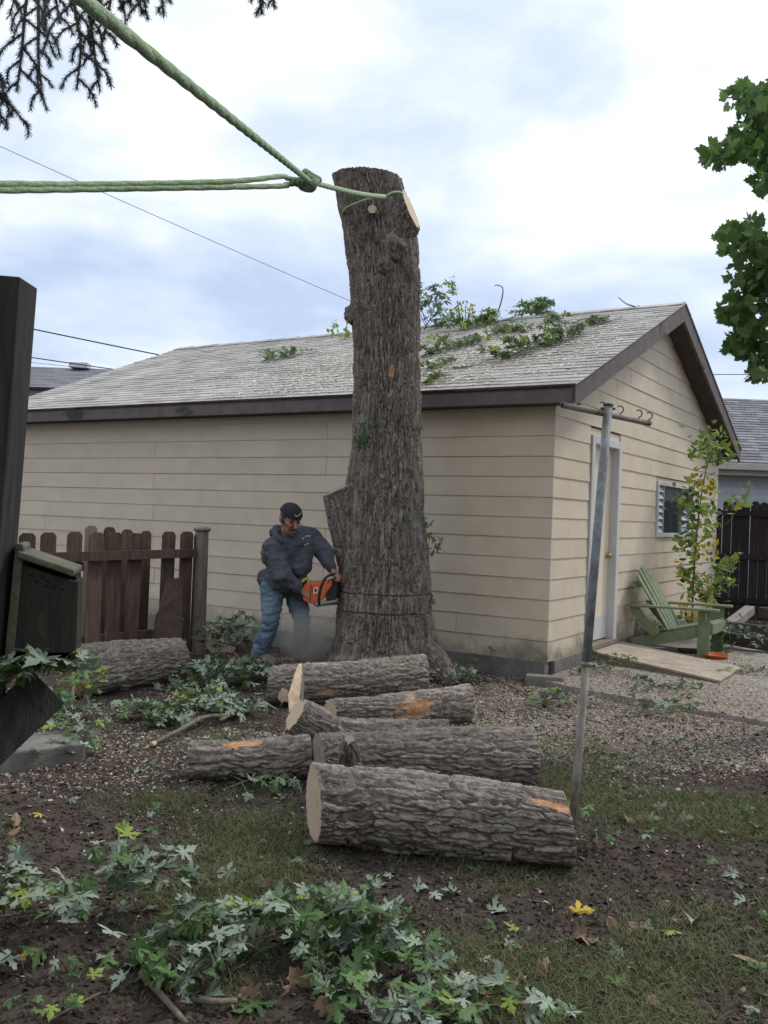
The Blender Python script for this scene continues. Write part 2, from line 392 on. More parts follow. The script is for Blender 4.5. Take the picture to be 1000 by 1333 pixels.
def copy_tree(o, parent=None):
    c = o.copy(); COL.objects.link(c)
    if parent is not None: c.parent = parent
    for ch in o.children: copy_tree(ch, c)
    return c
def fattr(me, name, vals, domain='FACE'):
    a = me.attributes.new(name, 'FLOAT', domain); a.data.foreach_set('value', np.asarray(vals, np.float32))
def spline(pts, n):
    pts = np.asarray(pts, float); k = len(pts)
    P = np.vstack([2 * pts[0] - pts[1], pts, 2 * pts[-1] - pts[-2]])
    out = []
    for t in np.linspace(0, k - 1 - 1e-6, n):
        i = int(t); f = t - i; a, b, c, d = P[i], P[i + 1], P[i + 2], P[i + 3]
        out.append(.5 * (2 * b + (c - a) * f + (2 * a - 5 * b + 4 * c - d) * f * f + (3 * b - a - 3 * c + d) * f ** 3))
    return np.array(out)

# ------------------------------------------------------------------ ground
def mask_grass(x, y):
    P = np.stack([x * 1.6, y * 1.6, x * 0], 1)
    n = fbm(P, 4, 31)
    g = np.zeros(len(x))
    for (cx, cy, rx, ry, a) in ((.45, 3.85, 1.1, .55, 1.0), (1.6, 4.9, 1.0, .8, .85), (-.95, 4.35, .95, .45, .75), (1.0, 3.25, 1.3, .45, .7), (2.6, 5.2, 1.2, .6, .7), (-.2, 3.2, .7, .35, .5), (.3, 2.9, 1.6, .3, .35), (-1.9, 4.9, .7, .4, .35)):
        g += a * np.exp(-(((x - cx) / rx) ** 2 + ((y - cy) / ry) ** 2))
    return np.clip(np.clip(g, 0, 1.1) * 1.05 + n * 1.9 - .28, 0, 1)
def mask_chip(x, y):
    P = np.stack([x * 1.3, y * 1.3, x * 0 + 4], 1)
    n = fbm(P, 4, 77)
    g = np.zeros(len(x))
    for (cx, cy, rx, ry, a) in ((1.5, 7.4, 1.2, 1.1, 1.0), (2.4, 7.0, 1.0, .7, 1.0), (.9, 8.2, .6, .6, .9), (1.5, 6.2, 1.6, .6, .55), (3.2, 8.8, 1.8, 1.6, .85), (-1.9, 7.0, .9, .6, .45), (-1.5, 6.1, 1.0, .6, .4), (-.9, 8.8, .7, .6, 1.0), (-1.6, 5.0, 1.0, .5, .2), (0, 6.6, 1.0, .6, .5)):
        g += a * np.exp(-(((x - cx) / rx) ** 2 + ((y - cy) / ry) ** 2))
    return np.clip(np.clip(g, 0, 1.1) + n * .8 - .12, 0, 1)
xs = np.concatenate([-np.geomspace(300, 4.6, 24), np.arange(-4.5, 6.01, .03), np.geomspace(6.2, 300, 24)])
ys = np.concatenate([-np.geomspace(60, .5, 10), np.arange(0, 2.0, .2), np.arange(2.0, 12.01, .03), np.geomspace(12.3, 600, 26)])
X, Y = np.meshgrid(xs, ys); x, y = X.ravel(), Y.ravel()
P3 = np.stack([x, y, x * 0], 1)
near = np.exp(-np.maximum(0, np.hypot(x * .8, y - 6) - 6) / 3)
z = gz(x, y) + near * (.020 * fbm(P3 * 5, 4, 3) + .012 * np.abs(fbm(P3 * 17, 3, 9)))
inside = ((P3 - GC) @ DL > -.05) & ((P3 - GC) @ DR > -.05) & ((P3 - GC) @ DR < 7.4)
z = np.where(inside, -.05, z)
nx, ny = len(xs), len(ys)
idx = np.arange(nx * ny).reshape(ny, nx)
fq = np.stack([idx[:-1, :-1], idx[:-1, 1:], idx[1:, 1:], idx[1:, :-1]], -1).reshape(-1, 4)
ground = mk('ground', np.stack([x, y, z], 1), fq.tolist(), None or M['clod'], smooth=True, origin=(0, 0, 0))
fattr(ground.data, 'grass', mask_grass(x, y) * near, 'POINT'); fattr(ground.data, 'chips', mask_chip(x, y) * near, 'POINT')
gm = material('soil', (.045, .034, .028), (.092, .073, .060), 9, rough=1, bump=.9, bscale=55, detail=8, dist=.02,
              spots=[(120, .60, .06, (.15, .115, .09), (1, 1, 1)), (34, .64, .05, (.105, .08, .065), (1, 1, 1))], spec=.1)
N_, L_ = gm.node_tree.nodes, gm.node_tree.links
bs = N_['Principled BSDF']; src = bs.inputs['Base Color'].links[0].from_socket
def _mixattr(src, an, ca, cb, sc, lo, hi, mx):
    a = N_.new('ShaderNodeAttribute'); a.attribute_name = an
    t = N_.new('ShaderNodeTexCoord'); n = N_.new('ShaderNodeTexNoise'); n.inputs['Scale'].default_value = sc; n.inputs['Detail'].default_value = 6; n.inputs['Roughness'].default_value = .7
    L_.new(t.outputs['Object'], n.inputs['Vector'])
    ad = N_.new('ShaderNodeMath'); ad.operation = 'MULTIPLY'; L_.new(a.outputs['Fac'], ad.inputs[0]); L_.new(n.outputs[0], ad.inputs[1])
    r = N_.new('ShaderNodeValToRGB'); r.color_ramp.elements[0].position = lo; r.color_ramp.elements[1].position = hi
    r.color_ramp.elements[1].color = (mx, mx, mx, 1)
    L_.new(ad.outputs[0], r.inputs[0])
    n2 = N_.new('ShaderNodeTexNoise'); n2.inputs['Scale'].default_value = sc * 1.7; L_.new(t.outputs['Object'], n2.inputs['Vector'])
    c = N_.new('ShaderNodeMix'); c.data_type = 'RGBA'; L_.new(n2.outputs[0], c.inputs[0]); c.inputs[6].default_value = (*ca, 1); c.inputs[7].default_value = (*cb, 1)
    m = N_.new('ShaderNodeMix'); m.data_type = 'RGBA'; L_.new(r.outputs[0], m.inputs[0]); L_.new(src, m.inputs[6]); L_.new(c.outputs[2], m.inputs[7])
    return m.outputs[2]
src = _mixattr(src, 'grass', (.045, .055, .02), (.12, .11, .055), 60, .22, .55, .7)
src = _mixattr(src, 'chips', (.20, .16, .125), (.36, .30, .24), 75, .30, .55, .7)
L_.new(src, bs.inputs['Base Color'])
ground.data.materials[0] = gm
tag(ground, kind='structure')

def scatter(n, fn, xr, yr):
    out = []
    while len(out) < n:
        k = n * 3
        px, py = rng.uniform(*xr, k), rng.uniform(*yr, k)
        # denser nearby, as far as the picture resolves
        ok = rng.random(k) < fn(px, py)
        i = ((np.stack([px, py, px * 0], 1) - GC) @ DL); j = ((np.stack([px, py, px * 0], 1) - GC) @ DR)
        ok &= ~((i > -.03) & (j > -.03))
        out.extend(zip(px[ok], py[ok]))
    return np.array(out[:n])
def gz_full(x, y):
    P3 = np.stack([x, y, x * 0], 1)
    return gz(x, y) + .020 * fbm(P3 * 5, 4, 3) + .012 * np.abs(fbm(P3 * 17, 3, 9))

# ------------------------------------------------------------------ path and concrete pieces
pm = MB()
PATH_POLY = poly = [(-.63, -.50), (-2.18, -.80), (-6.5, -1.6), (-6.5, 3.0), (-2.6, 4.6), (-.05, 5.0), (-.05, -.30)]
top = [gar(u, v, .055) for u, v in poly]
pm.prism([gar(u, v, -.1) for u, v in poly], (0, 0, .155))
o = pm.build('path', material('chip_strewn_concrete', (.20, .175, .15), (.32, .285, .25), 10, rough=.95, bump=.5, bscale=60, spots=[(60, .56, .06, (.50, .44, .36), (1, 1, 1)), (5, .58, .12, (.17, .15, .13), (1, 1, 1))]))
tag(o, kind='structure')
cb = MB(); cb.beam(gar(.07, -.33, .03), gar(-.26, -.20, .03), .14, .13)
tag(cb.build('concrete_block', M['concrete'], bevel=.01), 'small grey concrete block on the ground at the garage corner', 'block')
s0, s1 = gnd(-30, 985, .1), gnd(112, 968, .1)
d_ = s1 - s0; nrm = np.array([-d_[1], d_[0], 0]); nrm /= np.linalg.norm(nrm)
cs = MB(); cs.prism([s0 + (0, 0, -.16), s1 + (0, 0, -.16), s1 + nrm * .42 + (0, 0, -.16), s0 + nrm * .42 + (0, 0, -.16)], (0, 0, .16))
tag(cs.build('concrete_slab', M['concrete'], bevel=.012), 'grey concrete slab set in the soil beneath the leaning post', 'slab')

# ------------------------------------------------------------------ the garage
W_, L_len = 7.35, 8.45
ROW, K0 = .2032, 2.4142
SL, RZ, RV = .4073, 4.48, 3.675
zt = lambda v: RZ - SL * abs(v - RV)
gr = thing('garage', 'tan lap-sided garage with grey shingle roof behind the tree trunk', 'garage', GC)
NL, NR = -DR, -DL                                       # outward normals of long wall and door wall
inn = .13
wb = MB()
pts = [gar(inn, inn, .02), gar(inn, W_ - inn, .02), gar(inn, W_ - inn, zt(W_ - inn) - .16), gar(inn, RV, RZ - .16), gar(inn, inn, zt(inn) - .16)]
wb.prism(pts, DL * (L_len - 2 * inn)); wb.build('wall', M['core'], gr)
fb = MB()
fb.box(gar(L_len / 2, .01, .075), DL * (L_len / 2), DR * .05, UPV * .105)
fb.build('foundation', M['concrete'], gr)
fb2 = MB(); fb2.box(gar(.01, W_ / 2 + .07, .075), DL * .05, DR * (W_ / 2 - .06), UPV * .105); fb2.build('foundation', M['concrete'], gr)

def board(name, plane, a0, a1, b0, b1, z0, z1):
    """one lap board: a0..a1 along the wall at its foot, b0..b1 at its head"""
    t0, t1, bk = .0155, .005, -.012
    jit = random.uniform(-.0015, .0015)
    if plane == 'L': f = lambda a, off, z: gar(a, -off, z)
    else: f = lambda a, off, z: gar(-off, a, z)
    mb = MB(); mb.hexa([f(a0, bk, z0), f(a1, bk, z0), f(a1, t0 + jit, z0), f(a0, t0 + jit, z0)], [f(b0, bk, z1), f(b1, bk, z1), f(b1, t1 + jit, z1), f(b0, t1 + jit, z1)])
    c = f((a0 + a1) / 2, 0, z0)
    return mb.build(name, M['siding'], gr, origin=c, bevel=.0015)
g_ = .0022
LJ = {0: [2.73], 1: [5.47], 2: [2.73], 3: [5.47], 4: [2.70], 5: [5.46], 6: [2.71, 7.6], 7: [5.45], 8: [2.72], 9: [5.4], 10: [1.004, 4.6], 11: [3.3, 6.6], -1: [5.47]}
for k in range(-1, 12):
    z0 = K0 - k * ROW; z1 = min(z0 + ROW + .006, 2.705)
    if z0 > 2.69: continue
    cuts = [-.0155] + LJ.get(k, []) + [L_len]
    for a, b in zip(cuts[:-1], cuts[1:]): board('siding_board', 'L', a + g_, b - g_, a + g_, b - g_, z0, z1)
RJ = {-4: [2.41], -3: [1.855], -2: [1.92, 4.465], -1: [1.89], 0: [5.07], 1: [6.2], -5: [3.6], 2: [], 5: [6.3]}
DOOR, WIN = (1.05, 2.09, 2.52), (3.66, 5.46, 1.385, 2.165)
for k in range(-10, 12):
    z0 = K0 - k * ROW; z1 = z0 + ROW + .006
    def rng_v(z):
        lim = RV - (RZ - .13 - z) / SL if z > zt(0) - .13 else 0.0
        lim = max(0.0, lim); return lim, W_ - lim
    (a0, a1), (b0, b1) = rng_v(z0), rng_v(min(z1, RZ - .14))
    if a1 - a0 < .15: continue
    if b1 <= b0: b0 = b1 = (a0 + a1) / 2
    holes = []
    if z0 < DOOR[2] - .02: holes.append((DOOR[0], DOOR[1]))
    if z1 > WIN[2] + .03 and z0 < WIN[3] - .03: holes.append((WIN[0], WIN[1]))
    segs = [(a0, a1)]
    for h0, h1 in holes:
        segs = [s for (p, q) in segs for s in ((p, min(q, h0)), (max(p, h1), q)) if s[1] - s[0] > .02]
    for (p, q) in segs:
        js = [j for j in RJ.get(k, []) if p + .05 < j < q - .05]
        cuts = [p] + js + [q]
        for a, b in zip(cuts[:-1], cuts[1:]):
            la = b0 if a == a0 else a; lb = b1 if b == a1 else b
            board('siding_board', 'R', a + g_ * (a > 0), b - g_, la + g_ * (a > 0), lb - g_, z0, z1)
# partial boards closing the openings' edges
tp = MB()
for (v0, v1, z0, z1) in ((DOOR[0], DOOR[1], 2.48, 2.60), (WIN[0], WIN[1], 2.125, 2.20), (WIN[0], WIN[1], 1.36, 1.42)):
    tp.box(gar(.035, (v0 + v1) / 2, (z0 + z1) / 2), DL * .03, DR * ((v1 - v0) / 2), UPV * ((z1 - z0) / 2))
tp.build('opening_blocking', M['siding'], gr)
# roof
ue0, ue1 = -.30, L_len + .30
ev = .27
for sgn, nm in ((-1, 'near'), (1, 'far')):
    ve = RV + sgn * (RV + ev)
    dk = MB()
    dk.hexa([gar(ue0 + .035, ve, zt(ve) - .045), gar(ue1 - .035, ve, zt(ve) - .045), gar(ue1 - .035, RV, RZ - .045), gar(ue0 + .035, RV, RZ - .045)],
            [gar(ue0 + .035, ve, zt(ve) - .012), gar(ue1 - .035, ve, zt(ve) - .012), gar(ue1 - .035, RV, RZ - .012), gar(ue0 + .035, RV, RZ - .012)])
    dk.build('roof_deck', M['soffit'], gr)
    # shingle courses: every tab its own wedge
    sl_len = math.hypot(RV + ev, SL * (RV + ev)); nc = 30; ex = sl_len / nc
    dv = np.array(DR * sgn * (-1) * math.cos(math.atan(SL)) + UPV * math.sin(math.atan(SL)))   # up the slope
    nrm = np.cross(DL, dv); nrm = nrm if nrm[2] > 0 else -nrm
    sh = MB(); tones = []
    for i in range(nc):
        a = ue0 - .02; j = 0
        off = (i % 2) * .16
        while a < ue1 + .02:
            wdt = min(.32 - (off if j == 0 else 0) + random.uniform(-.03, .03), ue1 + .02 - a)
            if wdt < .03: break
            base = gar(0, ve, zt(ve) - .010)
            jt = random.uniform(-.008, .008); lift = random.uniform(.009, .016)
            p0 = base + DL * (a + .003) + dv * (i * ex - .012 + jt); p1 = base + DL * (a + wdt - .003) + dv * (i * ex - .012 + jt)
            q0 = base + DL * (a + .003) + dv * ((i + 1) * ex); q1 = base + DL * (a + wdt - .003) + dv * ((i + 1) * ex)
            sh.hexa([p0, p1, q1, q0], [p0 + nrm * lift, p1 + nrm * lift, q1 + nrm * .004, q0 + nrm * .004])
            tones += [random.random()] * 6
            a += wdt; j += 1
    s_o = sh.build('shingles', M['shingle'], gr); s_o['kind'] = 'stuff'
    fattr(s_o.data, 'tone', tones)
    # fascia and flat soffit
    fa = MB(); fa.box(gar((ue0 + ue1) / 2, ve + sgn * (-.018), (2.70 + zt(ve) - .02) / 2), DL * ((ue1 - ue0) / 2), DR * .018, UPV * ((zt(ve) - .02 - 2.70) / 2))
    fa.build('fascia_board', M['trim'], gr, bevel=.003)
    so = MB(); vi = 0.02 if sgn < 0 else W_ - .02
    so.box(gar((ue0 + ue1) / 2, (ve + vi) / 2 - sgn * .02, 2.712), DL * ((ue1 - ue0) / 2 - .04), DR * (abs(ve - vi) / 2 - .02), UPV * .006); so.build('soffit', M['soffit'], gr)
    for ub, nb in ((ue0, 1), (ue1, -1)):
        rk = MB(); u1_ = ub + nb * .036
        z_ = lambda v, d: zt(v) - d
        vE = ve + sgn * (-.0)
        rk.hexa([gar(ub, vE, z_(vE, .215)), gar(u1_, vE, z_(vE, .215)), gar(u1_, RV + sgn * .001, z_(RV, .245)), gar(ub, RV + sgn * .001, z_(RV, .245))],
                [gar(ub, vE, z_(vE, .014)), gar(u1_, vE, z_(vE, .014)), gar(u1_, RV + sgn * .001, z_(RV, .014)), gar(ub, RV + sgn * .001, z_(RV, .014))])
        rk.build('rake_board', M['trim'], gr, bevel=.003)
        rs = MB(); a_, b_ = (u1_, 0.0) if nb > 0 else (L_len, u1_)
        rs.hexa([gar(a_, vE - sgn * .05, zt(vE - sgn * .05) - .19), gar(b_, vE - sgn * .05, zt(vE - sgn * .05) - .19), gar(b_, RV + sgn * .002, RZ - .19), gar(a_, RV + sgn * .002, RZ - .19)],
                [gar(a_, vE - sgn * .05, zt(vE - sgn * .05) - .17), gar(b_, vE - sgn * .05, zt(vE - sgn * .05) - .17), gar(b_, RV + sgn * .002, RZ - .17), gar(a_, RV + sgn * .002, RZ - .17)])
        rs.build('gable_soffit', M['soffit'], gr)
    if sgn < 0:
        de = MB(); de.box(gar((ue0 + ue1) / 2, ve - .012, zt(ve) - .006), DL * ((ue1 - ue0) / 2 + .01), DR * .012, UPV * .006); de.build('drip_edge', M['soffit'], gr)
rc = MB(); tones = []
a = ue0
while a < ue1:
    b = min(a + .30, ue1); lf = random.uniform(.004, .012)
    for sgn in (-1, 1):
        rc.hexa([gar(a, RV, RZ + .002), gar(b, RV, RZ + .002), gar(b, RV + sgn * .15, zt(RV + .15) + .006), gar(a, RV + sgn * .15, zt(RV + .15) + .006)],
                [gar(a, RV, RZ + .012 + lf), gar(b, RV, RZ + .010), gar(b, RV + sgn * .15, zt(RV + .15) + .012), gar(a, RV + sgn * .15, zt(RV + .15) + .014 + lf)])
        tones += [random.random()] * 6
    a = b
r_o = rc.build('ridge_cap', M['shingle'], gr); r_o['kind'] = 'stuff'; fattr(r_o.data, 'tone', tones)
# door
v0, v1, zt_ = DOOR[0] + .005, DOOR[1] - .005, DOOR[2]
fr = MB()
for (a, b, z0, z1) in ((v0, v0 + .10, .20, zt_), (v1 - .10, v1, .20, zt_), (v0 + .1, v1 - .1, zt_ - .09, zt_)):
    fr.box(gar(.035, (a + b) / 2, (z0 + z1) / 2), DL * .07, DR * ((b - a) / 2), UPV * ((z1 - z0) / 2))
door = MB(); door.box(gar(.085, (v0 + v1) / 2, (.23 + zt_ - .09) / 2), DL * .022, DR * ((v1 - v0) / 2 - .10), UPV * ((zt_ - .09 - .23) / 2))
door = door.build('door', M['door'], gr)
fr.build('door_frame', M['white'], gr, bevel=.006)
kp = MB(); kp.box(gar(.060, (v0 + v1) / 2, .37), DL * .003, DR * ((v1 - v0) / 2 - .11), UPV * .13); kp.build('kick_plate', M['white'], door)
kn = MB(); kn.ball(gar(.025, v1 - .17, 1.19), .030); kn.tube([gar(.062, v1 - .17, 1.19), gar(.03, v1 - .17, 1.19)], .014); kn.ball(gar(.060, v1 - .17, 1.19), (.034, .034, .034)); kn.build('door_knob', M['brass'], door, smooth=True)
ds = MB(); ds.box(gar(.02, (v0 + v1) / 2, .196), DL * .08, DR * ((v1 - v0) / 2), UPV * .022); ds.build('door_sill', M['grey_wood'], gr)
# window
wv0, wv1, wz0, wz1 = WIN[0] + .01, WIN[1] - .01, WIN[2] + .015, WIN[3] - .015
win = MB(); t = .055
for (a, b, z0, z1) in ((wv0, wv0 + t, wz0, wz1), (wv1 - t, wv1, wz0, wz1), (wv0 + t, wv1 - t, wz1 - t, wz1), (wv0 + t, wv1 - t, wz0, wz0 + t)):
    win.box(gar(-.004, (a + b) / 2, (z0 + z1) / 2), DL * .032, DR * ((b - a) / 2), UPV * ((z1 - z0) / 2))
win = win.build('window', M['white'], gr, bevel=.004)
lv0, lv1 = wv0 + t, wv1 - t
m1, m2 = lv0 + .34, lv1 - .34
for mm in (m1, m2):
    mu = MB(); mu.box(gar(.006, mm, (wz0 + wz1) / 2), DL * .014, DR * .018, UPV * ((wz1 - wz0) / 2 - t)); mu.build('mullion', M['steel_grey'], win)
pn = MB(); pn.box(gar(.020, (m1 + m2) / 2, (wz0 + wz1) / 2), DL * .004, DR * ((m2 - m1) / 2 - .018), UPV * ((wz1 - wz0) / 2 - t)); pn.build('pane', M['glass'], win)
bk = MB(); bk.box(gar(.07, (lv0 + lv1) / 2, (wz0 + wz1) / 2), DL * .004, DR * ((lv1 - lv0) / 2), UPV * ((wz1 - wz0) / 2 - t)); bk.build('backing', M['steel_grey'], win)
nl_ = 7; hh = (wz1 - wz0 - 2 * t) / nl_
for (a, b) in ((lv0, m1 - .018), (m2 + .018, lv1)):
    for i in range(nl_):
        zc = wz0 + t + hh * (i + .5)
        lm = MB(); lm.beam(gar(.012, a, zc), gar(.012, b, zc), hh * 1.0, .006, NR * .95 + UPV * .42); lm.build('louver_slat', M['louver'], win)

# ------------------------------------------------------------------ neighbouring buildings
def shingle_plane(parent, p0, du, ex_u, dvv, ex_v, course, tab, mat, name='shingles'):
    du, dvv = np.asarray(du), np.asarray(dvv); n = np.cross(du, dvv); n = n if n[2] > 0 else -n
    mb = MB(); tn = []
    for i in range(int(ex_v / course)):
        a = 0
        while a < ex_u:
            w = min(tab * random.uniform(.7, 1.2), ex_u - a)
            p = p0 + du * (a + .003) + dvv * i * course; q = p + du * max(w - .006, .01)
            mb.hexa([p, q, q + dvv * course, p + dvv * course], [p + n * .02, q + n * .02, q + dvv * course + n * .006, p + dvv * course + n * .006]); tn += [random.random()] * 6
            a += w
    o = mb.build(name, mat, parent); o['kind'] = 'stuff'; fattr(o.data, 'tone', tn); return o
nh = thing('neighbour_garage', 'blue-grey sided outbuilding with grey shingle roof beyond the dark fence', 'building', (10, 18, 0))
hb = MB(); hb.box((10.0, 20.5, 1.4), (4.6, 0, 0), (0, 2.5, 0), (0, 0, 1.4)); hb.build('wall', M['core'], nh)
for i in range(22):
    z0 = .1 + i * .125
    sb = MB(); sb.hexa([(5.4, 18.02, z0), (5.4, 17.962, z0), (14.6, 17.962, z0), (14.6, 18.02, z0)], [(5.4, 18.02, z0 + .128), (5.4, 17.975, z0 + .128), (14.6, 17.975, z0 + .128), (14.6, 18.02, z0 + .128)])
    sb.build('siding_board', M['blue_siding'], nh)
th_ = math.atan(.5); dvv = np.array([0, math.cos(th_), math.sin(th_)])
rd = MB(); rd.prism([(5.2, 17.55, 2.78), (5.2, 20.9, 4.46), (5.2, 24.2, 2.8)], (9.6, 0, 0)); rd.build('roof', M['soffit'], nh)
shingle_plane(nh, np.array([5.2, 17.53, 2.80]), (1, 0, 0), 9.6, dvv, 3.75, .15, .3, M['shingle_dark'])
gt = MB(); gt.box((10, 17.46, 2.72), (4.85, 0, 0), (0, .06, 0), (0, 0, .065)); gt.build('gutter', M['gutter'], nh, bevel=.01)
gf = MB(); gf.box((10, 17.60, 2.66), (4.8, 0, 0), (0, .06, 0), (0, 0, .10)); gf.build('fascia_board', M['gutter'], nh)
gsf = MB(); gsf.box((10, 17.78, 2.60), (4.8, 0, 0), (0, .2, 0), (0, 0, .02)); gsf.build('soffit', M['gutter'], nh)
fh = thing('distant_house', 'distant grey-roofed house seen past the left end of the garage roof', 'house', (-13, 38, 0))
Yh = 40
hw = MB(); hw.box((-14, Yh + 6, 3.3), (8.5, 0, 0), (0, 5, 0), (0, 0, 3.3)); hw.build('wall', M['white'], fh)
hr_ = MB(); hr_.prism([(-23, Yh, 6.55), (-23, Yh + 6, 8.35), (-23, Yh + 12, 6.55)], (18.2, 0, 0)); hr_.build('roof', M['shingle_dark'], fh)
shingle_plane(fh, np.array([-23, Yh, 6.58]), (1, 0, 0), 18.2, np.array([0, .958, .287]), 6.2, .3, .9, M['shingle_dark'])
for xx in (-15.2, -11.1):
    vv = MB(); vv.box((xx, Yh + 5.2, 8.36), (.45, 0, 0), (0, .3, 0), (0, 0, .12)); vv.build('roof_vent', M['white'], fh)


# unseen house added behind the camera to block sky light from the log fronts
ho = thing('house', 'house whose back wall closes the yard opposite the garage', 'house', (0, -8, 0))
m_ = MB(); m_.box((0, -9.5, 2.9), (8, 0, 0), (0, 4, 0), (0, 0, 2.95)); m_.build('wall', material('house_siding', (.30, .28, .25), (.36, .34, .30), 4, rough=.8), ho)
m_ = MB(); m_.prism([(-8.5, -5.1, 5.7), (-8.5, -9.5, 8.1), (-8.5, -13.9, 5.7)], (17, 0, 0)); m_.build('roof', M['shingle_dark'], ho)
for xx, zz in ((-4.5, 1.7), (4.2, 1.7), (-4.5, 4.4), (0, 4.4), (4.2, 4.4)):
    m_ = MB(); m_.box((xx, -5.49, zz), (.62, 0, 0), (0, .03, 0), (0, 0, .72)); w_ = m_.build('window', M['white'], ho); m_ = MB(); m_.box((xx, -5.455, zz), (.52, 0, 0), (0, .01, 0), (0, 0, .62)); m_.build('pane', M['glass'], w_)
m_ = MB(); m_.box((0, -5.48, 1.05), (.46, 0, 0), (0, .03, 0), (0, 0, 1.03)); m_.build('door', M['door'], ho)

# ------------------------------------------------------------------ overhead cables
def cable(p0, p1, sag, r, mat, label):
    p0, p1 = np.asarray(p0), np.asarray(p1); t = np.linspace(0, 1, 24)[:, None]
    path = p0 + (p1 - p0) * t - UPV * sag * 4 * t * (1 - t)
    tag(MB().tube(path, r, 5).build('overhead_cable', mat), label, 'cable', 'overhead cables')
cable(at(-160, 118, 14), at(640, 470, 21), .05, .006, M['wire_pale'], 'thin pale cable crossing the open sky left of the trunk')
cable(at(-160, 385, 20), at(330, 486, 24), .03, .016, M['wire'], 'thick dark cable running down to the garage ridge at left')
cable(at(-160, 434, 24), at(230, 492, 26), .03, .015, M['wire'], 'lower dark cable above the distant house roof')
cable(at(-160, 450, 26), at(230, 490, 28), .03, .008, M['wire_pale'], 'thin cable just above the distant house roof')
cable(at(860, 487, 19), at(1160, 485, 19), .02, .010, M['wire_pale'], 'short cable seen between the gable and the maple leaves')

# ------------------------------------------------------------------ bark
def smooth01(x): x = np.clip(x, 0, 1); return x * x * (3 - 2 * x)
def barktube(path, radii, nth, ds, seed, cw=.045, cl=.22, depth=.012, n0=None, n1=None, rmod=None, scars=(), kerfs=(), fade=.35):
    """returns verts, faces, plate, scar, first-ring and last-ring; path resampled evenly"""
    path = np.asarray(path, float); Ls = np.r_[0, np.cumsum(np.linalg.norm(np.diff(path, axis=0), axis=1))]; L = Ls[-1]
    s = np.arange(0, L + 1e-9, ds); s = np.linspace(0, L, len(s) + 1)
    for k in kerfs: s = np.sort(np.r_[s, k - .006, k - .004, k, k + .004, k + .006])
    fine = spline(path, 160); fl = np.r_[0, np.cumsum(np.linalg.norm(np.diff(fine, axis=0), axis=1))]; fl *= L / fl[-1]
    C = np.stack([np.interp(s, fl, fine[:, i]) for i in range(3)], 1)
    rad = np.interp(s, Ls * 1.0, radii)
    T, Nn, B = frames(C)
    th = np.linspace(0, 2 * math.pi, nth, endpoint=False)
    S, TH = np.meshgrid(s, th, indexing='ij'); R0 = np.repeat(rad[:, None], nth, 1)
    Rm = float(np.mean(radii))
    base = R0 * (rmod(TH, S) if rmod else 1.0)
    P = np.stack([np.cos(TH) * Rm / cw, np.sin(TH) * Rm / cw, S / cl], -1).reshape(-1, 3)
    Q = np.stack([np.cos(TH) * Rm, np.sin(TH) * Rm, S], -1).reshape(-1, 3)
    warp = np.stack([fbm(Q * 9, 3, seed + 5), fbm(Q * 9 + 40, 3, seed + 6), fbm(Q * 5 + 80, 3, seed + 7)], 1)
    P = P + warp * (.62, .62, .5) + np.stack([fbm(Q * 34, 2, seed + 61), fbm(Q * 34 + 9, 2, seed + 62), fbm(Q * 20, 2, seed + 63)], 1) * (.28, .28, .16)
    f1, f2, cid = worley(P, seed)
    crack = smooth01((f2 - f1) / .17)
    g1, g2, gid = worley(P * (1.9, 1.9, 1.5) + 31.7, seed + 50)
    crack2 = smooth01((g2 - g1) / .16)
    h = depth * (crack * (.75 + .65 * cid) - .75) * 1.25 + depth * .42 * (crack2 * (.5 + gid) - .7) + depth * .30 * fbm(Q * (60, 60, 14), 3, seed + 11) + depth * .22 * fbm(Q * 130, 2, seed + 13)
    cid = .65 * cid + .35 * gid
    low = fbm(Q * 3.2, 3, seed + 21) * Rm * .075
    sc = np.zeros(len(h))
    for (t0, s0, wt, ws) in scars:
        dth = (TH.ravel() - t0 + math.pi) % (2 * math.pi) - math.pi
        d = np.hypot(dth * Rm / wt, (S.ravel() - s0) / ws) + fbm(Q * (26, 26, 12), 4, seed + 31) * 1.3 + (.5 - cid) * .5
        sc = np.maximum(sc, smooth01((1.05 - d) / .25))
    h = h * (1 - sc) - sc * depth * (.55 - .3 * fbm(Q * (60, 60, 8), 2, seed + 33))
    for k in kerfs: h = np.where(np.abs(S.ravel() - k - .012 * np.sin(TH.ravel() + k * 9)) < .0052, -.03, h)
    r = (base.ravel() + h + low).reshape(S.shape)
    V = C[:, None, :] + r[..., None] * (np.cos(TH)[..., None] * Nn[:, None, :] + np.sin(TH)[..., None] * B[:, None, :])
    for nn, end in ((n0, 0), (n1, -1)):
        if nn is None: continue
        nn = np.asarray(nn, float); nn /= np.linalg.norm(nn)
        off = -((V[end] - C[end]) @ nn) / (T[end] @ nn)
        dist = (s if end == 0 else L - s); w = np.clip(1 - dist / fade, 0, 1)
        V = V + w[:, None, None] * off[None, :, None] * T[end][None, None, :]
    ns = len(s); idx = np.arange(ns * nth).reshape(ns, nth)
    F = np.stack([idx[:-1], np.roll(idx[:-1], -1, 1), np.roll(idx[1:], -1, 1), idx[1:]], -1).reshape(-1, 4)
    return V.reshape(-1, 3), F, cid, sc, V[0], V[-1]
def bark_object(name, data, mat, parent=None):
    V, F, cid, sc, e0, e1 = data
    o = mk(name, V, F.tolist(), mat, parent, smooth=True)
    fattr(o.data, 'plate', cid, 'POINT'); fattr(o.data, 'scar', sc, 'POINT')
    return o
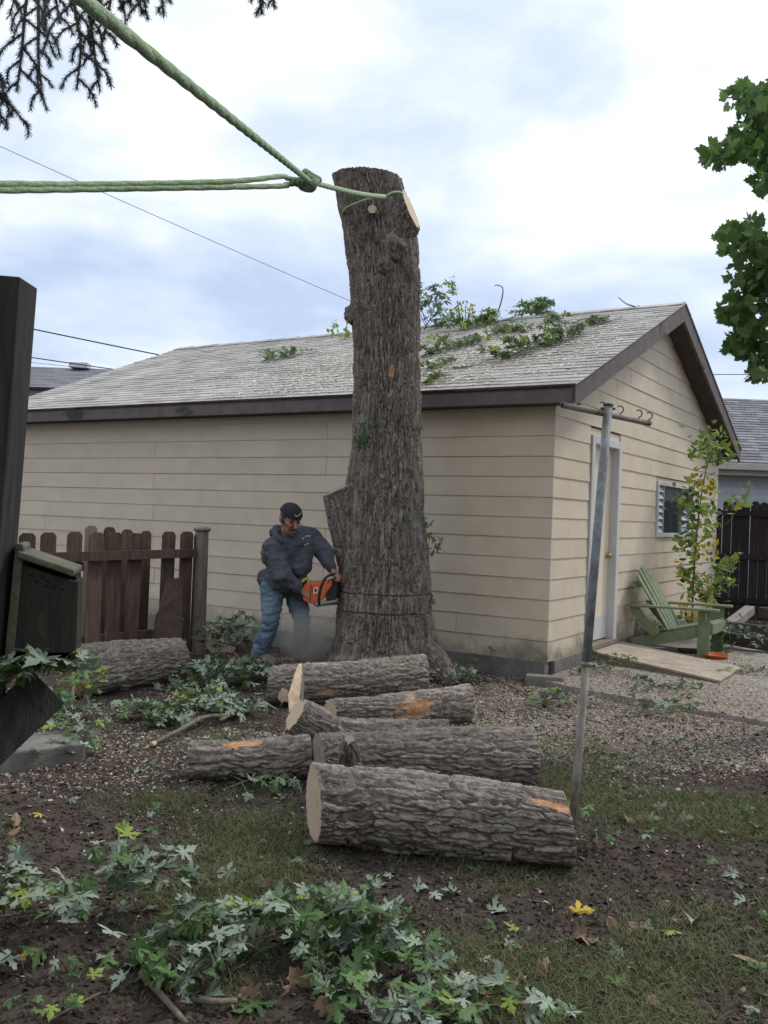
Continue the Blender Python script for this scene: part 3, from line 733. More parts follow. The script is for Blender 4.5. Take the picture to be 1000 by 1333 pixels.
def cut_face(ring, parent, mat, inset=.985, bulge=.0, name='cut_face'):
    c = ring.mean(0); n = len(ring); k = 4
    vs_ = [c]; fs = []
    g = np.random.default_rng(n)
    for i in range(1, k + 1):
        q = c + (ring - c) * (i / k) * inset
        vs_ += list(q)
    for j in range(n): fs.append((0, 1 + j, 1 + (j + 1) % n))
    for i in range(k - 1):
        a = 1 + i * n
        for j in range(n): fs.append((a + j, a + n + j, a + n + (j + 1) % n, a + (j + 1) % n))
    return mk(name, vs_, fs, mat, parent, smooth=True, origin=c, recalc=True)

# standing trunk ------------------------------------------------------
YT = 8.8
prof = [(878, 408, 584), (862, 418, 575), (846, 427, 569), (826, 433, 565), (800, 437, 561), (770, 440, 559), (740, 442.5, 557.5), (700, 446, 555.5), (660, 450, 553),
        (620, 455, 551), (580, 459, 548.5), (540, 460.5, 546.5), (480, 460.5, 545), (420, 459, 544.5), (370, 457, 544.5), (330, 454, 542), (300, 449, 536), (270, 444, 528), (252, 441, 525), (233, 437, 521.5)]
tp_, tr_ = [], []
for (py, xl, xr) in prof:
    tp_.append(at((xl + xr) / 2, py, YT)); tr_.append((xr - xl) / 2 * YT / FPX)
def trunk_mod(TH, S):
    fl = np.exp(-S / .30)
    lobes = .5 + .5 * np.cos(TH * 5 + 1.0 + .6 * np.sin(TH * 2))
    return 1 + fl * (.55 * lobes - .30) + .02 * np.sin(TH * 3 + S * 2)
zk = lambda py: (878 - py) * YT / FPX
tk = bark_object('tree_trunk', barktube(tp_, tr_, 420, .0095, 11, cw=.027, cl=.30, depth=.019, rmod=trunk_mod, n1=(.05, -.02, 1),
                 kerfs=(zk(795), zk(769)), scars=((-2.97, zk(490), .03, .05), (2.1, zk(735), .05, .22))), M['bark_trunk'])
tag(tk, 'tall topped tree trunk with furrowed bark standing before the garage', 'tree trunk')
_V = tk.data
topring = barktube(tp_, tr_, 420, .05, 11, cw=.027, cl=.30, depth=.019, rmod=trunk_mod, n1=(.05, -.02, 1))[5]
cut_face(topring, tk, M['cut'])
n_st = np.array([.88, -.30, .36])
pA = at(505, 322, YT - .02); pB = at(535, 272, YT - .16)
d = barktube([pA - n_st * .05, (pA + pB) / 2 - n_st * .02, pB], [.20, .205, .165], 150, .008, 23, cw=.035, cl=.2, depth=.016, n1=n_st)
bark_object('limb_stub', d, M['bark_trunk'], tk); cut_face(d[5], tk, M['cut'])
pA = at(466, 745, YT - .02); pM = at(452, 690, YT - .04); pB = at(442, 636, YT - .06)
d = barktube([pA, pM, pB], [.17, .16, .155], 130, .008, 25, cw=.032, cl=.3, depth=.015, n1=(-.45, -.1, .9))
bark_object('limb_stub', d, M['bark_trunk'], tk); cut_face(d[5], tk, M['cut_old'])
pB = at(484.5, 272, YT - .42); ax = np.array([-.1, -1, .1]); ax /= np.linalg.norm(ax)
d = barktube([pB - ax * .16, pB - ax * .08, pB], [.06, .045, .040], 40, .008, 27, cw=.03, cl=.1, depth=.006, n1=ax)
bark_object('branch_stub', d, M['bark_trunk'], tk); cut_face(d[5], tk, M['cut'])
for (px, py, dy, r, sd) in ((461, 408, -.06, .085, 3), (512, 322, -.30, .11, 4), (500, 345, -.31, .075, 5)):
    c = at(px, py, YT + dy); mb = MB(); mb.ball((0, 0, 0), 1, 40, 24)
    v = np.array(mb.v); n = fbm(v * 2.2 + sd * 9, 4, sd); n2 = fbm(v * 7 + sd * 3, 3, sd + 3)
    v = c + v * r * (1 + .45 * n + .30 * n2)[:, None] * (1.0, .8, 1.15)
    o = mk('burl', v, mb.f, M['bark_trunk'], tk, smooth=True); fattr(o.data, 'plate', .3 + 0 * v[:, 0], 'POINT'); fattr(o.data, 'scar', 0 * v[:, 0], 'POINT')
# roots running out over the ground
for pts_, r0 in (((548, 850, 8.72), (568, 866, 8.62), (590, 880, 8.5)), .13), (((440, 850, 8.7), (416, 862, 8.6), (396, 872, 8.5)), .13), (((490, 850, 8.6), (478, 872, 8.4), (474, 884, 8.28)), .16):
    pp = [at(*q) for q in pts_]; pp[-1][2] = float(gz(pp[-1][0], pp[-1][1])) - .02
    bark_object('root', barktube(pp, [r0 * 1.25, r0, r0 * .5], 110, .01, 41 + int(r0 * 100) + int(pts_[0][0]), cw=.03, cl=.2, depth=.014), M['bark_trunk'], tk)

# cut logs ------------------------------------------------------------
def log(label, pts_, seed, n0=None, n1=None, m0='cut', m1='cut', scars=(), dens=.0060, cw=.034, cl=.28, depth=.014):
    """pts_: (px, py, radius_px) along the axis; depth follows from lying on the ground unless a fourth value gives it"""
    path, rad = [], []
    for q in pts_:
        if len(q) == 4: p = at(q[0], q[1], q[3]); R = q[2] * q[3] / FPX
        else:
            R = .15
            for _ in range(6):
                p = on_ground(q[0], q[1], R * .97); R = q[2] * p[1] / FPX
        path.append(p); rad.append(R)
    Rm = np.mean(rad)
    d = barktube(path, rad, int(2 * math.pi * Rm / dens), dens * 1.25, seed, cw, cl, depth, n0, n1, scars=scars)
    o = bark_object('log', d, M['bark'])
    tag(o, label, 'log', 'cut logs lying in the yard')
    if m0: cut_face(d[4], o, M[m0])
    if m1: cut_face(d[5], o, M[m1])
    return o
log1 = log('thickest cut log in front with pale clean face at its left end', [(408, 1047, 48), (520, 1056, 49), (640, 1068, 46), (738, 1080, 45)], 101, n0=(-.985, -.26, .0), n1=(.95, .05, .1), m1='cut_old',
    scars=((.60, 1.17, .030, .11),), dens=.0042, cw=.037, cl=.25, depth=.016)
log2 = log('big log with a broken stub lying behind the frontmost log', [(414, 992, 34), (500, 990, 38), (600, 990, 41), (692, 991, 41)], 102, n0=(-.97, -.33, .0), n1=(1, .1, 0), m0='cut_old', m1='cut_old', dens=.0050, cw=.036, cl=.30, depth=.016)
st_a, st_b = at(455, 1000, 5.08), at(455, 962, 4.93)
d = barktube([st_a, (st_a + st_b) / 2, st_b], [.065, .052, .028], 60, .006, 61, cw=.03, cl=.12, depth=.012)
sb_ = bark_object('broken_stub', d, M['grey_wood'], log2); cut_face(d[5], sb_, M['cut_old'])
log('crooked log with its cut end tilted up on the pile', [(384, 930, 21, 5.75), (408, 943, 23, 5.78), (440, 958, 23, 5.85), (510, 962, 24, 5.95), (584, 960, 22, 6.05)], 103, n0=(-.80, -.30, .52), n1=(1, 0, 0), m1='cut_old', dens=.006)
log('dark log with a torn orange patch pointing left from the pile', [(247, 990, 24), (320, 989, 25), (402, 985, 27)], 104, n0=(-1, -.02, 0), m0='cut_old', m1='cut_old', scars=((.15, .30, .05, .13),), dens=.006)
log('slim log with bright orange wound behind the crooked log', [(430, 926, 14.5), (490, 924, 17), (550, 920, 20), (612, 916, 23.5)], 105, n0=(-.85, -.55, .05), n1=(1, .15, 0), m1='cut_old', scars=((1.25, .62, .075, .16),), dens=.007)
log('chip-dusted log lying at the foot of the trunk', [(353, 892, 24), (420, 889, 25), (501, 886, 26)], 106, n0=(-1, .1, 0), n1=(1, .02, 0), m0='cut_old', m1='cut_old', scars=((1.9, .45, .04, .12),), dens=.0075)
log('short log end jutting out behind the chip-dusted log', [(470, 884, 25), (515, 881, 25.5), (553, 879, 26)], 107, n0=(-1, 0, 0), n1=(1, .17, 0), m0='cut_old', m1='cut_old', dens=.0075)
log('thick chip-covered log lying against the brown picket fence', [(96, 874, 34), (160, 866, 31), (234, 857, 26)], 108, n0=(-.93, -.38, 0), m1='cut_old', scars=((2.0, .03, .06, .05),), dens=.0075)
log('short log with pale round face beside the fence end post', [(289, 836, 21, 10.05), (282, 834, 21, 10.4)], 109, n0=(.42, -.9, .05), n1=(-.3, 1, 0), m1='cut_old', dens=.01)
log('thin sawn branch with round pale end under the split slab', [(368, 907, 8.5, 7.25), (390, 898, 8.5, 7.5), (420, 880, 6, 7.5)], 110, n0=(-.55, -.83, .05), m1=None, dens=.008)
def dust(lg_, n):
    me = lg_.data; k = len(me.vertices); co = np.zeros(k * 3); me.vertices.foreach_get('co', co); co = co.reshape(-1, 3); no = np.zeros(k * 3); me.vertices.foreach_get('normal', no); no = no.reshape(-1, 3)
    ok = np.where(no[:, 2] > .55)[0]; g = fbm(co[ok] * 5, 3, 4) + rng.normal(0, .18, len(ok)); ok = ok[np.argsort(-g)[:len(ok) // 2]]
    mb = MB(); b = wloc(lg_)
    for i in rng.choice(ok, n):
        c = co[i] + b + no[i] * .004; a = rng.normal(size=(3, 3)) * rng.uniform(.004, .010) * np.array([1, 1, .35])
        mb.add([c + a[0], c + a[1], c - a[0] * .8, c - a[1] * .8], [(0, 1, 2, 3)])
    o = mb.build('sawdust_chips', M['chip'], lg_, recalc=False); o['kind'] = 'stuff'; fattr(o.data, 'tone', rng.random(n)); return o
for o in list(COL.objects):
    if o.name.startswith('log') and 'chip' in o['label']: dust(o, 420)
dust(log2, 60)
# split slab
sp = MB(); q = [at(376, 928, 6.55), at(375, 905, 6.6), at(384, 876, 6.75), at(387, 868, 6.8), at(391, 867, 6.82), at(392.5, 885, 6.72), at(389, 928, 6.55)]
sp.prism(q, np.array([.004, .07, .01]))
sl = sp.build('split_slab', M['split'], bevel=.004); tag(sl, 'pale split slab of wood standing upright on the log pile', 'wood slab')
bk_ = MB(); q2 = [at(392.5, 880, 6.75), at(394.5, 888, 6.72), at(393, 928, 6.54), at(391.2, 926, 6.545)]; bk_.prism(q2, np.array([.004, .07, .01])); bk_.build('bark_edge', M['twig'], sl)

# ------------------------------------------------------------------ picket fences
def picket(parent, p, d, w, h, t, mat, lean=0.0, zb=0.02, crop=.035, name='picket'):
    """dog-eared board standing at p, wide along d"""
    d = np.asarray(d, float); n = np.array([-d[1], d[0], 0])
    L = np.array([lean, 0, 0])
    poly = [p + d * a + UPV * b + d * lean * b for a, b in ((-w / 2, zb), (w / 2, zb), (w / 2, h - crop), (w / 2 - crop * .5, h - crop * .35), (w / 2 - crop, h), (-w / 2 + crop, h), (-w / 2 + crop * .5, h - crop * .35), (-w / 2, h - crop))]
    return MB().prism(poly, n * t).build(name, mat, parent, origin=p)
fA, fB = np.array([-3.30, 8.15, 0]), np.array([-1.99, 9.70, 0])
fd = (fB - fA) / np.linalg.norm(fB - fA); fL = np.linalg.norm(fB - fA); fn = np.array([-fd[1], fd[0], 0])
pf = thing('picket_fence', 'weathered brown dog-eared picket fence in front of the garage wall', 'fence', fA)
for i, (px, top) in enumerate(((8, 700), (35, 694), (63, 693), (96, 692.5), (124, 693), (150, 693), (175, 694), (219, 692), (243, 692), (260, 693.5))):
    # where the picket stands: the sight line cut with the fence plane
    r_ = ray(px, 760); t_ = ((fA - (0, 0, CAM_H)) @ fn) / (r_ @ fn); p = np.array([0, 0, CAM_H]) + r_ * t_; p[2] = 0
    h = (at(px, top, p[1]))[2]
    p[2] = float(gz(p[0], p[1])); h -= p[2]
    picket(pf, p + fn * .02, fd, (.160 + random.uniform(-.012, .004)), h, .018, M['fence'], random.uniform(-.012, .012), zb=.03)
rl = MB(); zr = 1.10
rl.beam(fA - fd * .6 + UPV * (zr - .035) - fn * .02, fB + UPV * zr - fn * .02, .038, .088); rl.build('rail', M['fence'], pf)
rl = MB(); rl.beam(fA - fd * .6 + UPV * .26 + fn * .06, fB + UPV * .28 + fn * .06, .038, .088); rl.build('rail', M['fence'], pf)
pb = fB + fd * .10; pb[2] = float(gz(pb[0], pb[1]))
po = MB(); po.tube([pb - UPV * .1, pb + UPV * .7, pb + UPV * 1.31], [.072, .070, .068], 14); po = po.build('fence_post', M['grey_wood'], pf, smooth=False)
pc = MB(); pc.ball(pb + UPV * 1.325, (.095, .095, .035), 16, 8); pc.build('post_cap', M['grey_wood'], po, smooth=True)
# older taller pickets standing behind
gA = fA + fn * .42
pg = thing('old_gate', 'taller greyed picket gate half hidden behind the brown picket fence', 'gate', gA)
for px, top in ((116, 684), (140, 686), (165, 689), (187, 691)):
    r_ = ray(px, 760); t_ = ((gA - (0, 0, CAM_H)) @ fn) / (r_ @ fn); p = np.array([0, 0, CAM_H]) + r_ * t_; p[2] = 0
    h = at(px, top, p[1])[2]
    picket(pg, p, fd, .13, h, .018, M['grey_wood'] if px < 120 else M['fence'], random.uniform(-.02, .02), zb=.05)
rl = MB(); rl.beam(gA + fd * .35 + UPV * .95 + fn * .04, gA + fd * 1.5 + UPV * .95 + fn * .04, .038, .088); rl.build('rail', M['fence'], pg)
bb = MB(); q = [at(199, 836, 9.0), at(236, 836, 9.0), at(238, 770, 9.25), at(236, 752, 9.3), at(216, 755, 9.3), at(213, 770, 9.22), at(210, 776, 9.2), at(206, 796, 9.1), at(203, 800, 9.08), at(201, 815, 9.03)]
bb.prism(q, (.0, .02, .004)); tag(bb.build('broken_board', material('red_brown_board', (.052, .034, .028), (.085, .056, .046), 6, (4, 4, .7), .9, .4)), 'reddish broken board with jagged edge leaning on the picket fence', 'board')

# dark fence at right
dA = np.array([5.50, 15.35, 0]); dd = np.array([1, -.03, 0]); dd /= np.linalg.norm(dd); dn = np.array([-dd[1], dd[0], 0])
df = thing('dark_fence', 'dark brown tall picket fence beyond the green chair', 'fence', dA)
for i in range(26):
    p = dA + dd * (.08 + i * .152); h = 1.99 + random.uniform(-.02, .02) - (.12 if i == 0 else 0)
    picket(df, p, dd, .140, h, .018, M['fence_far'], random.uniform(-.004, .004), crop=.045)
for zz in (.35, 1.08, 1.80):
    rl = MB(); rl.beam(dA + UPV * zz - dn * .03, dA + dd * 4.0 + UPV * zz - dn * .03, .038, .085); rl.build('rail', M['fence_far'], df)

# ------------------------------------------------------------------ leaning post with nest box
YP = 3.0
pt_ = at(7, 365, YP); pbm = at(-56, 1040, YP); pbm[2] = -.05
wv = np.array([.078, 0, 0]); wy = np.array([0, .075, 0])
lp = MB(); tl = UPV * .004
lp.hexa([pbm - wv - wy, pbm + wv - wy, pbm + wv + wy, pbm - wv + wy], [pt_ - wv - wy + tl, pt_ + wv - wy - tl, pt_ + wv + wy - tl, pt_ - wv + wy + tl])
lp = lp.build('wooden_post', M['post_dark'], bevel=.006)
tag(lp, 'thick dark leaning wooden post at the left edge', 'post')
br = MB(); b0, b1 = at(-35, 985, YP - .05), at(62, 895, YP + .12)
br.beam(b0, b1, .05, .16, np.array([-.6, 0, .8])); br.build('brace', M['post_dark'], lp, bevel=.006)
nb = thing('nest_box', 'dark wooden nest box with mossy slanted roof fixed to the leaning post', 'nest box', at(60, 855, YP))
ax_y = np.array([.10, .20, 0])                       # away from us
c = [at(17, 856, YP), at(92, 857, YP), at(95, 757, YP), at(28, 735, YP)]
sd = MB(); sd.prism(c, (.004, .018, 0)); sdo = sd.build('side_panel', M['nest'], nb, bevel=.002)
sd2 = MB(); sd2.prism([p + np.array([-.042, .17, 0]) for p in c], (.004, .018, 0)); sd2.build('side_panel', M['nest'], nb, bevel=.002)
ft = MB(); ft.prism([c[1], c[2], c[2] + np.array([-.046, .188, 0]), c[1] + np.array([-.046, .188, 0])], (.018, -.003, 0)); ft.build('front_panel', M['nest'], nb, bevel=.002)
fl_ = MB(); fl_.prism([c[0], c[1], c[1] + np.array([-.044, .18, 0]), c[0] + np.array([-.044, .18, 0])], (0, 0, .018)); fl_.build('floor_panel', M['nest'], nb)
rf_ = MB(); o_ = np.array([-.012, -.03, .004]); e0, e1 = at(31, 727, YP), at(104, 752, YP)
rf_.prism([e0 + o_, e1 + o_, e1 + o_ + (-.055, .25, 0), e0 + o_ + (-.055, .25, 0)], (.004, 0, .022)); rf_.build('roof_board', M['nest_roof'], nb, bevel=.006)
bp_ = MB(); bp_.prism([at(5, 862, YP - .01), at(17, 862, YP - .01), at(31, 712, YP - .01), at(28, 708, YP - .01), at(20, 708, YP - .01)], (-.05, .19, 0)); bp_.build('back_board', M['nest_roof'], nb, bevel=.003)
for (px, py) in ((40, 749), (48, 757), (56, 752), (62, 756), (59, 763), (70, 764), (81, 767)):
    hp = at(px, py, YP - .003); hm = MB(); hm.tube([hp, hp + (0, .010, 0)], .0045, 8); hm.build('air_hole', M['hole'], sdo)

# ------------------------------------------------------------------ clothesline pole
def pole_ground(px, py): return gnd(px, py, 0)
Yp = 4.42
c0, c1 = at(742, 1110, Yp), at(792, 527, Yp + .12); c0[2] = -.03
cp = thing('clothesline_pole', 'leaning rusty steel clothesline pole with hooked crossbar', 'clothesline pole', c0)
axis = c1 - c0
ax1 = axis / np.linalg.norm(axis)
k_ = .435
MB().tube([c0, c0 + axis * .2, c0 + axis * k_], .0200, 16).build('lower_pipe', M['rust'], cp, smooth=True)
MB().tube([c0 + axis * (k_ - .02), c0 + axis * .7, c1], .0220, 16).build('upper_pipe', M['galv'], cp, smooth=True)
MB().tube([c0 + axis * (k_ - .021), c0 + axis * (k_ - .012)], .026, 16).build('collar', M['rust'], cp, smooth=True)
cm = c0 + axis * .975
a_, b_ = at(732, 527, Yp - .02), at(846, 551, Yp + .30)
sh_ = cm - (a_ + (b_ - a_) * .5)
def on_bar(t): return a_ + (b_ - a_) * t
MB().tube([on_bar(0), on_bar(.5), on_bar(1)], [.0150, .0150, .0150], 14).build('crossbar', M['rust'], cp, smooth=True)
en = MB(); en.tube([on_bar(-.002), on_bar(.004)], .011, 12); en.build('pipe_end', M['hole'], cp)
cl = MB()
for s_ in (-1, 1): cl.tube([c1 - ax1 * .02 + np.array([s_ * .022, 0, 0]), c1 - ax1 * .02 + np.array([s_ * .036, -.004, .002])], .006, 8)
cl.tube([c1 - ax1 * .006, c1 + ax1 * .004], .0255, 16)
cl.build('top_clamp', M['hook'], cp, smooth=True)['kind'] = 'stuff'
for t in (.46 - .01, .655, .875, 1.0):
    p = on_bar(t); r = .018
    pts_ = [p + np.array([0, -.004, .008])] + [p + np.array([-.006 + r * math.sin(a) * .9, -.006, .020 + r - r * math.cos(a)]) for a in np.linspace(0, 3.9, 9)]
    MB().tube(pts_, .0034, 7).build('hook', M['hook'], cp, smooth=True)

# ------------------------------------------------------------------ ramp and green chair
rp = thing('ramp', 'worn plywood ramp sloping down from the garage door', 'ramp', gar(-.7, 1.5, 0))
A, B, C_, D_ = gar(-.03, 1.22, .165), gar(-.03, 2.28, .165), gar(-1.49, 1.80, .085), gar(-1.49, .74, .085)
dn_ = UPV * .022
pl = MB(); pl.hexa([A - dn_, D_ - dn_, C_ - dn_, B - dn_], [A, D_, C_, B]); pl.build('plywood_sheet', M['plywood'], rp, bevel=.003)
for (p, q) in ((A, D_), (B, C_), ((A + B) / 2, (C_ + D_) / 2)):
    ww = (B - A) / np.linalg.norm(B - A) * .02 * (1 if p is A else -1)
    jm = MB(); lo = lambda r: np.array([r[0], r[1], .045])
    jm.hexa([lo(p) + ww * .5, lo(q) + ww * .5, lo(q) + ww * 2.2, lo(p) + ww * 2.2], [p - dn_ * 1.1 + ww * .5, q - dn_ * 1.1 + ww * .5, q - dn_ * 1.1 + ww * 2.2, p - dn_ * 1.1 + ww * 2.2]); jm.build('joist', M['grey_wood'], rp)

ch0 = gar(-1.0, 2.43, .055)
chair = thing('adirondack_chair', 'green slatted garden chair standing by the garage wall', 'chair', ch0)
cx_, cy_ = NR, DR                                       # forwards and across
def cpt(f, a, z): return ch0 + cx_ * (f - .95) + cy_ * a + UPV * z
CWD = .74
G_ = M['green_paint']
def bd(name, p, q, w, t, up, parent=chair, bev=.004): return MB().beam(p, q, w, t, up).build(name, G_, parent, bevel=bev)
for a in (0, CWD):
    bd('leg', cpt(.90, a, 0), cpt(.90, a, .53), .135, .028, cy_)
    bd('arm', cpt(.03, a, .535), cpt(1.06, a, .553), .145, .026, UPV)
    bd('back_leg', cpt(.06, a, .52), cpt(.36, a, .20), .11, .026, cy_)
    s_ = .03 if a == 0 else -.03
    bd('side_rail', cpt(.99, a + s_, .33), cpt(.06, a + s_, .075), .125, .026, cy_)
    bd('arm_bracket', cpt(.93, a - s_, .52), cpt(.93, a - s_, .40), .06, .026, cx_)
bd('front_apron', cpt(.985, .02, .33), cpt(.985, CWD - .02, .33), .026, .125, UPV)
for i in range(5):
    f = .93 - i * .105; zz = .388 - i * .0265
    bd('seat_slat', cpt(f, .02, zz), cpt(f, CWD - .02, zz), .092, .022, UPV + cx_ * -.27)
hs = (.90, .97, 1.0, .97, .90)
for i in range(5):
    a = .12 + i * .125
    b0, b1 = cpt(.50, a, .225), cpt(.05 + (1 - hs[i]) * .35, a + (i - 2) * .012, .98 - (1 - hs[i]) * .9)
    bd('back_slat', b0, b1, .105, .02, cx_ + UPV * .55, bev=.006)
bd('back_crosspiece', cpt(.06, .03, .78), cpt(.06, CWD - .03, .78), .08, .026, cx_ + UPV * .55)
bd('back_crosspiece', cpt(.225, -.02, .545), cpt(.225, CWD + .02, .545), .06, .026, UPV)

dsh = MB(); cc = on_ground(931, 857, .06); n = 20
prof_ = [(.0, .0), (.10, 0), (.145, .035), (.152, .05), (.158, .05), (.158, .043), (.15, .04)]
for (r, z_) in prof_[1:]: pass
vs_ = [cc]; fs = []
for (r, z_) in prof_[1:]:
    vs_ += [cc + (r * math.cos(a), r * math.sin(a), z_) for a in np.arange(n) * 2 * math.pi / n]
fs += [(0, 1 + (j + 1) % n, 1 + j) for j in range(n)]
for i in range(len(prof_) - 2):
    for j in range(n): fs.append((1 + i * n + j, 1 + i * n + (j + 1) % n, 1 + (i + 1) * n + (j + 1) % n, 1 + (i + 1) * n + j))
tag(mk('plant_saucer', vs_, fs, M['orange_pot'], smooth=True), 'orange plastic plant saucer at the foot of the green chair', 'saucer')
ptm = MB(); c2_ = on_ground(905, 851, .06); ptm.hexa([c2_ + (-.16, -.1, 0), c2_ + (.16, -.1, 0), c2_ + (.16, .1, 0), c2_ + (-.16, .1, 0)], [c2_ + (-.18, -.12, .05), c2_ + (.18, -.12, .05), c2_ + (.18, .12, .05), c2_ + (-.18, .12, .05)])
tag(ptm.build('plastic_tray', M['black_plastic'], bevel=.01), 'black plastic tray on the ground behind the chair leg', 'tray')
# timber bed edging
def timber(label, p0, p1, w, h, mat):
    m_ = MB().beam(p0, p1, w, h).build('timber', mat, bevel=.01); return tag(m_, label, 'timber', 'timbers of the garden bed')
timber('dark timber of the garden bed, nearest to the green chair', at(928, 827, 11.6), at(1050, 848, 11.0), .14, .15, M['timber'])
timber('middle dark timber of the garden bed beside the fence', at(948, 816, 12.3), at(1060, 830, 11.9), .14, .15, M['timber'])
timber('light-topped grey timber running back to the dark fence', at(938, 824, 11.9), at(976, 794, 14.2), .15, .13, M['timber_top'])
timber('short dark timber farthest back against the dark fence', at(988, 797, 13.6), at(1060, 804, 13.4), .16, .16, M['timber'])

# ------------------------------------------------------------------ ropes
def strand(path, r0, r1, n=10, twist=26, amp=.13):
    """laid rope: two strands wound round each other"""
    path = np.asarray(path); k = len(path); T, N_2, B_2 = frames(path)
    s = np.r_[0, np.cumsum(np.linalg.norm(np.diff(path, axis=0), axis=1))]
    r = np.linspace(r0, r1, k); mb = MB()
    for ph in (0, math.pi):
        a = s * twist + ph
        c = path + (r * amp)[:, None] * (np.cos(a)[:, None] * N_2 + np.sin(a)[:, None] * B_2)
        mb.tube(c, r * .86, n)
    return mb
kn_ = at(403, 236, 4.0)
up0 = at(78, -24, .98); tr0 = at(501, 256, 8.36)
rope1 = thing('pull_rope', 'green pull rope tied round the trunk top and running over the camera', 'rope', kn_)
seg = np.array([up0 + (kn_ - up0) * t for t in np.linspace(0, 1, 150)])
strand(seg, .0098, .0125).build('line', M['rope'], rope1, smooth=True)['kind'] = 'stuff'
seg = np.array([kn_ + (tr0 - kn_) * t - UPV * .06 * t * (1 - t) for t in np.linspace(0, 1, 120)])
strand(seg, .0125, .022).build('line', M['rope'], rope1, smooth=True)['kind'] = 'stuff'
lp_ = [at(446, 277, 8.66), at(452, 270, 8.5), at(468, 263, 8.40), at(480, 259, 8.37), at(500, 256, 8.34), at(510, 251, 8.34), at(520, 250, 8.42), at(525, 254, 8.6), at(524, 262, 8.85), at(490, 276, 9.16), at(455, 280, 9.0), at(446, 277, 8.66)]
MB().tube(spline(lp_, 60), .0105, 8).build('trunk_loop', M['rope'], rope1, smooth=True)
for (sx, sy, sz, rr) in ((0, 0, 0, .034), (.016, -.004, .010, .024), (-.014, .0, .014, .022), (.004, -.006, -.020, .026)):
    pass
ks = [kn_ + np.array([.036 * math.cos(a) + .006 * math.sin(3 * a), .022 * math.sin(2 * a), .034 * math.sin(a) + .004 * math.cos(3 * a)]) for a in np.linspace(0, 4 * math.pi, 50)]
ks = [kn_ + (np.array(k) - kn_) * (1 if i < 25 else .62) for i, k in enumerate(ks)]
MB().tube(ks, .0150, 9).build('knot', M['knot'], rope1, smooth=True)
rope2 = thing('tag_rope', 'doubled green rope looped through the knot and pulled to the left', 'rope', kn_ + (-.05, 0, 0))
eye = kn_ + np.array([-.075, 0, -.002])
pth = [at(-60, 239, 2.6), at(120, 240, 3.1), at(300, 236, 3.6), at(366, 229.5, 3.9), eye + (-.02, 0, .012), kn_ + (-.02, .01, .0), eye + (-.03, 0, -.016), at(370, 242, 3.9), at(300, 243.5, 3.6), at(120, 246, 3.1), at(-60, 248, 2.6)]
strand(spline(pth, 260), .0115, .0115).build('doubled_line', M['rope'], rope2, smooth=True)['kind'] = 'stuff'
wr_ = [at(378, 236, 3.93) + np.array([.004 * i, .014 * math.sin(i * 1.3), .014 * math.cos(i * 1.3)]) for i in range(22)]
MB().tube(wr_, .009, 7).build('whipping', M['knot'], rope2, smooth=True)

# ------------------------------------------------------------------ the man with the chainsaw
class Blob(MB):
    def cap(s, p0, p1, r0, r1, n=14, m=5):              # tapered capsule
        p0, p1 = np.asarray(p0, float), np.asarray(p1, float); d = p1 - p0; L = np.linalg.norm(d); d = d / L
        ref = np.array([0, 0, 1.]) if abs(d[2]) < .9 else np.array([0, 1., 0])
        a = np.cross(d, ref); a /= np.linalg.norm(a); b = np.cross(d, a)
        prof_ = [(-r0 * math.cos(t), r0 * math.sin(t)) for t in np.linspace(.12, math.pi / 2, m)] + [(L + r1 * math.sin(t), r1 * math.cos(t)) for t in np.linspace(0, math.pi / 2 - .12, m)]
        vs_ = [p0 + d * h + (a * math.cos(q) + b * math.sin(q)) * r for h, r in prof_ for q in np.arange(n) * 2 * math.pi / n]
        k = len(prof_)
        fs = [(i * n + j, i * n + (j + 1) % n, (i + 1) * n + (j + 1) % n, (i + 1) * n + j) for i in range(k - 1) for j in range(n)]
        fs += [tuple(range(n))[::-1], tuple((k - 1) * n + j for j in range(n))]
        return s.add(vs_, fs)
    def chain(s, pts_, radii):
        for i in range(len(pts_) - 1): s.cap(pts_[i], pts_[i + 1], radii[i], radii[i + 1])
        return s
    def fuse(s, name, mat, parent, voxel=.008, smooth=3, wrinkle=None):
        o = s.build(name, mat, parent, smooth=True)
        r = o.modifiers.new('r', 'REMESH'); r.mode = 'VOXEL'; r.voxel_size = voxel; r.use_smooth_shade = True
        q = o.modifiers.new('s', 'SMOOTH'); q.iterations = smooth; q.factor = .5
        dg = bpy.context.evaluated_depsgraph_get(); dg.update()
        me = bpy.data.meshes.new_from_object(o.evaluated_get(dg)); old = o.data
        o.modifiers.clear(); o.data = me; bpy.data.meshes.remove(old); me.name = name
        me.polygons.foreach_set('use_smooth', [True] * len(me.polygons))
        if wrinkle:
            n = len(me.vertices); co = np.zeros(n * 3); me.vertices.foreach_get('co', co); co = co.reshape(-1, 3)
            no = np.zeros(n * 3); me.vertices.foreach_get('normal', no); no = no.reshape(-1, 3)
            amp, fr, st = wrinkle
            w = 1 - np.abs(fbm(co * fr * np.array(st), 3, 5)) * 2.2
            co += no * ((w - .45) * amp)[:, None] + no * (fbm(co * 26, 2, 8) * amp * .28)[:, None]
            me.vertices.foreach_set('co', co.ravel())
        return o
YM = 8.7
def mp(px, py, dy=0.0): return at(px, py, YM + dy)
hs_c = mp(378, 674, -.30)
man = thing('person', 'man in dark hoodie and blue jeans bending over an orange chainsaw', 'person', mp(366, 860, 0))
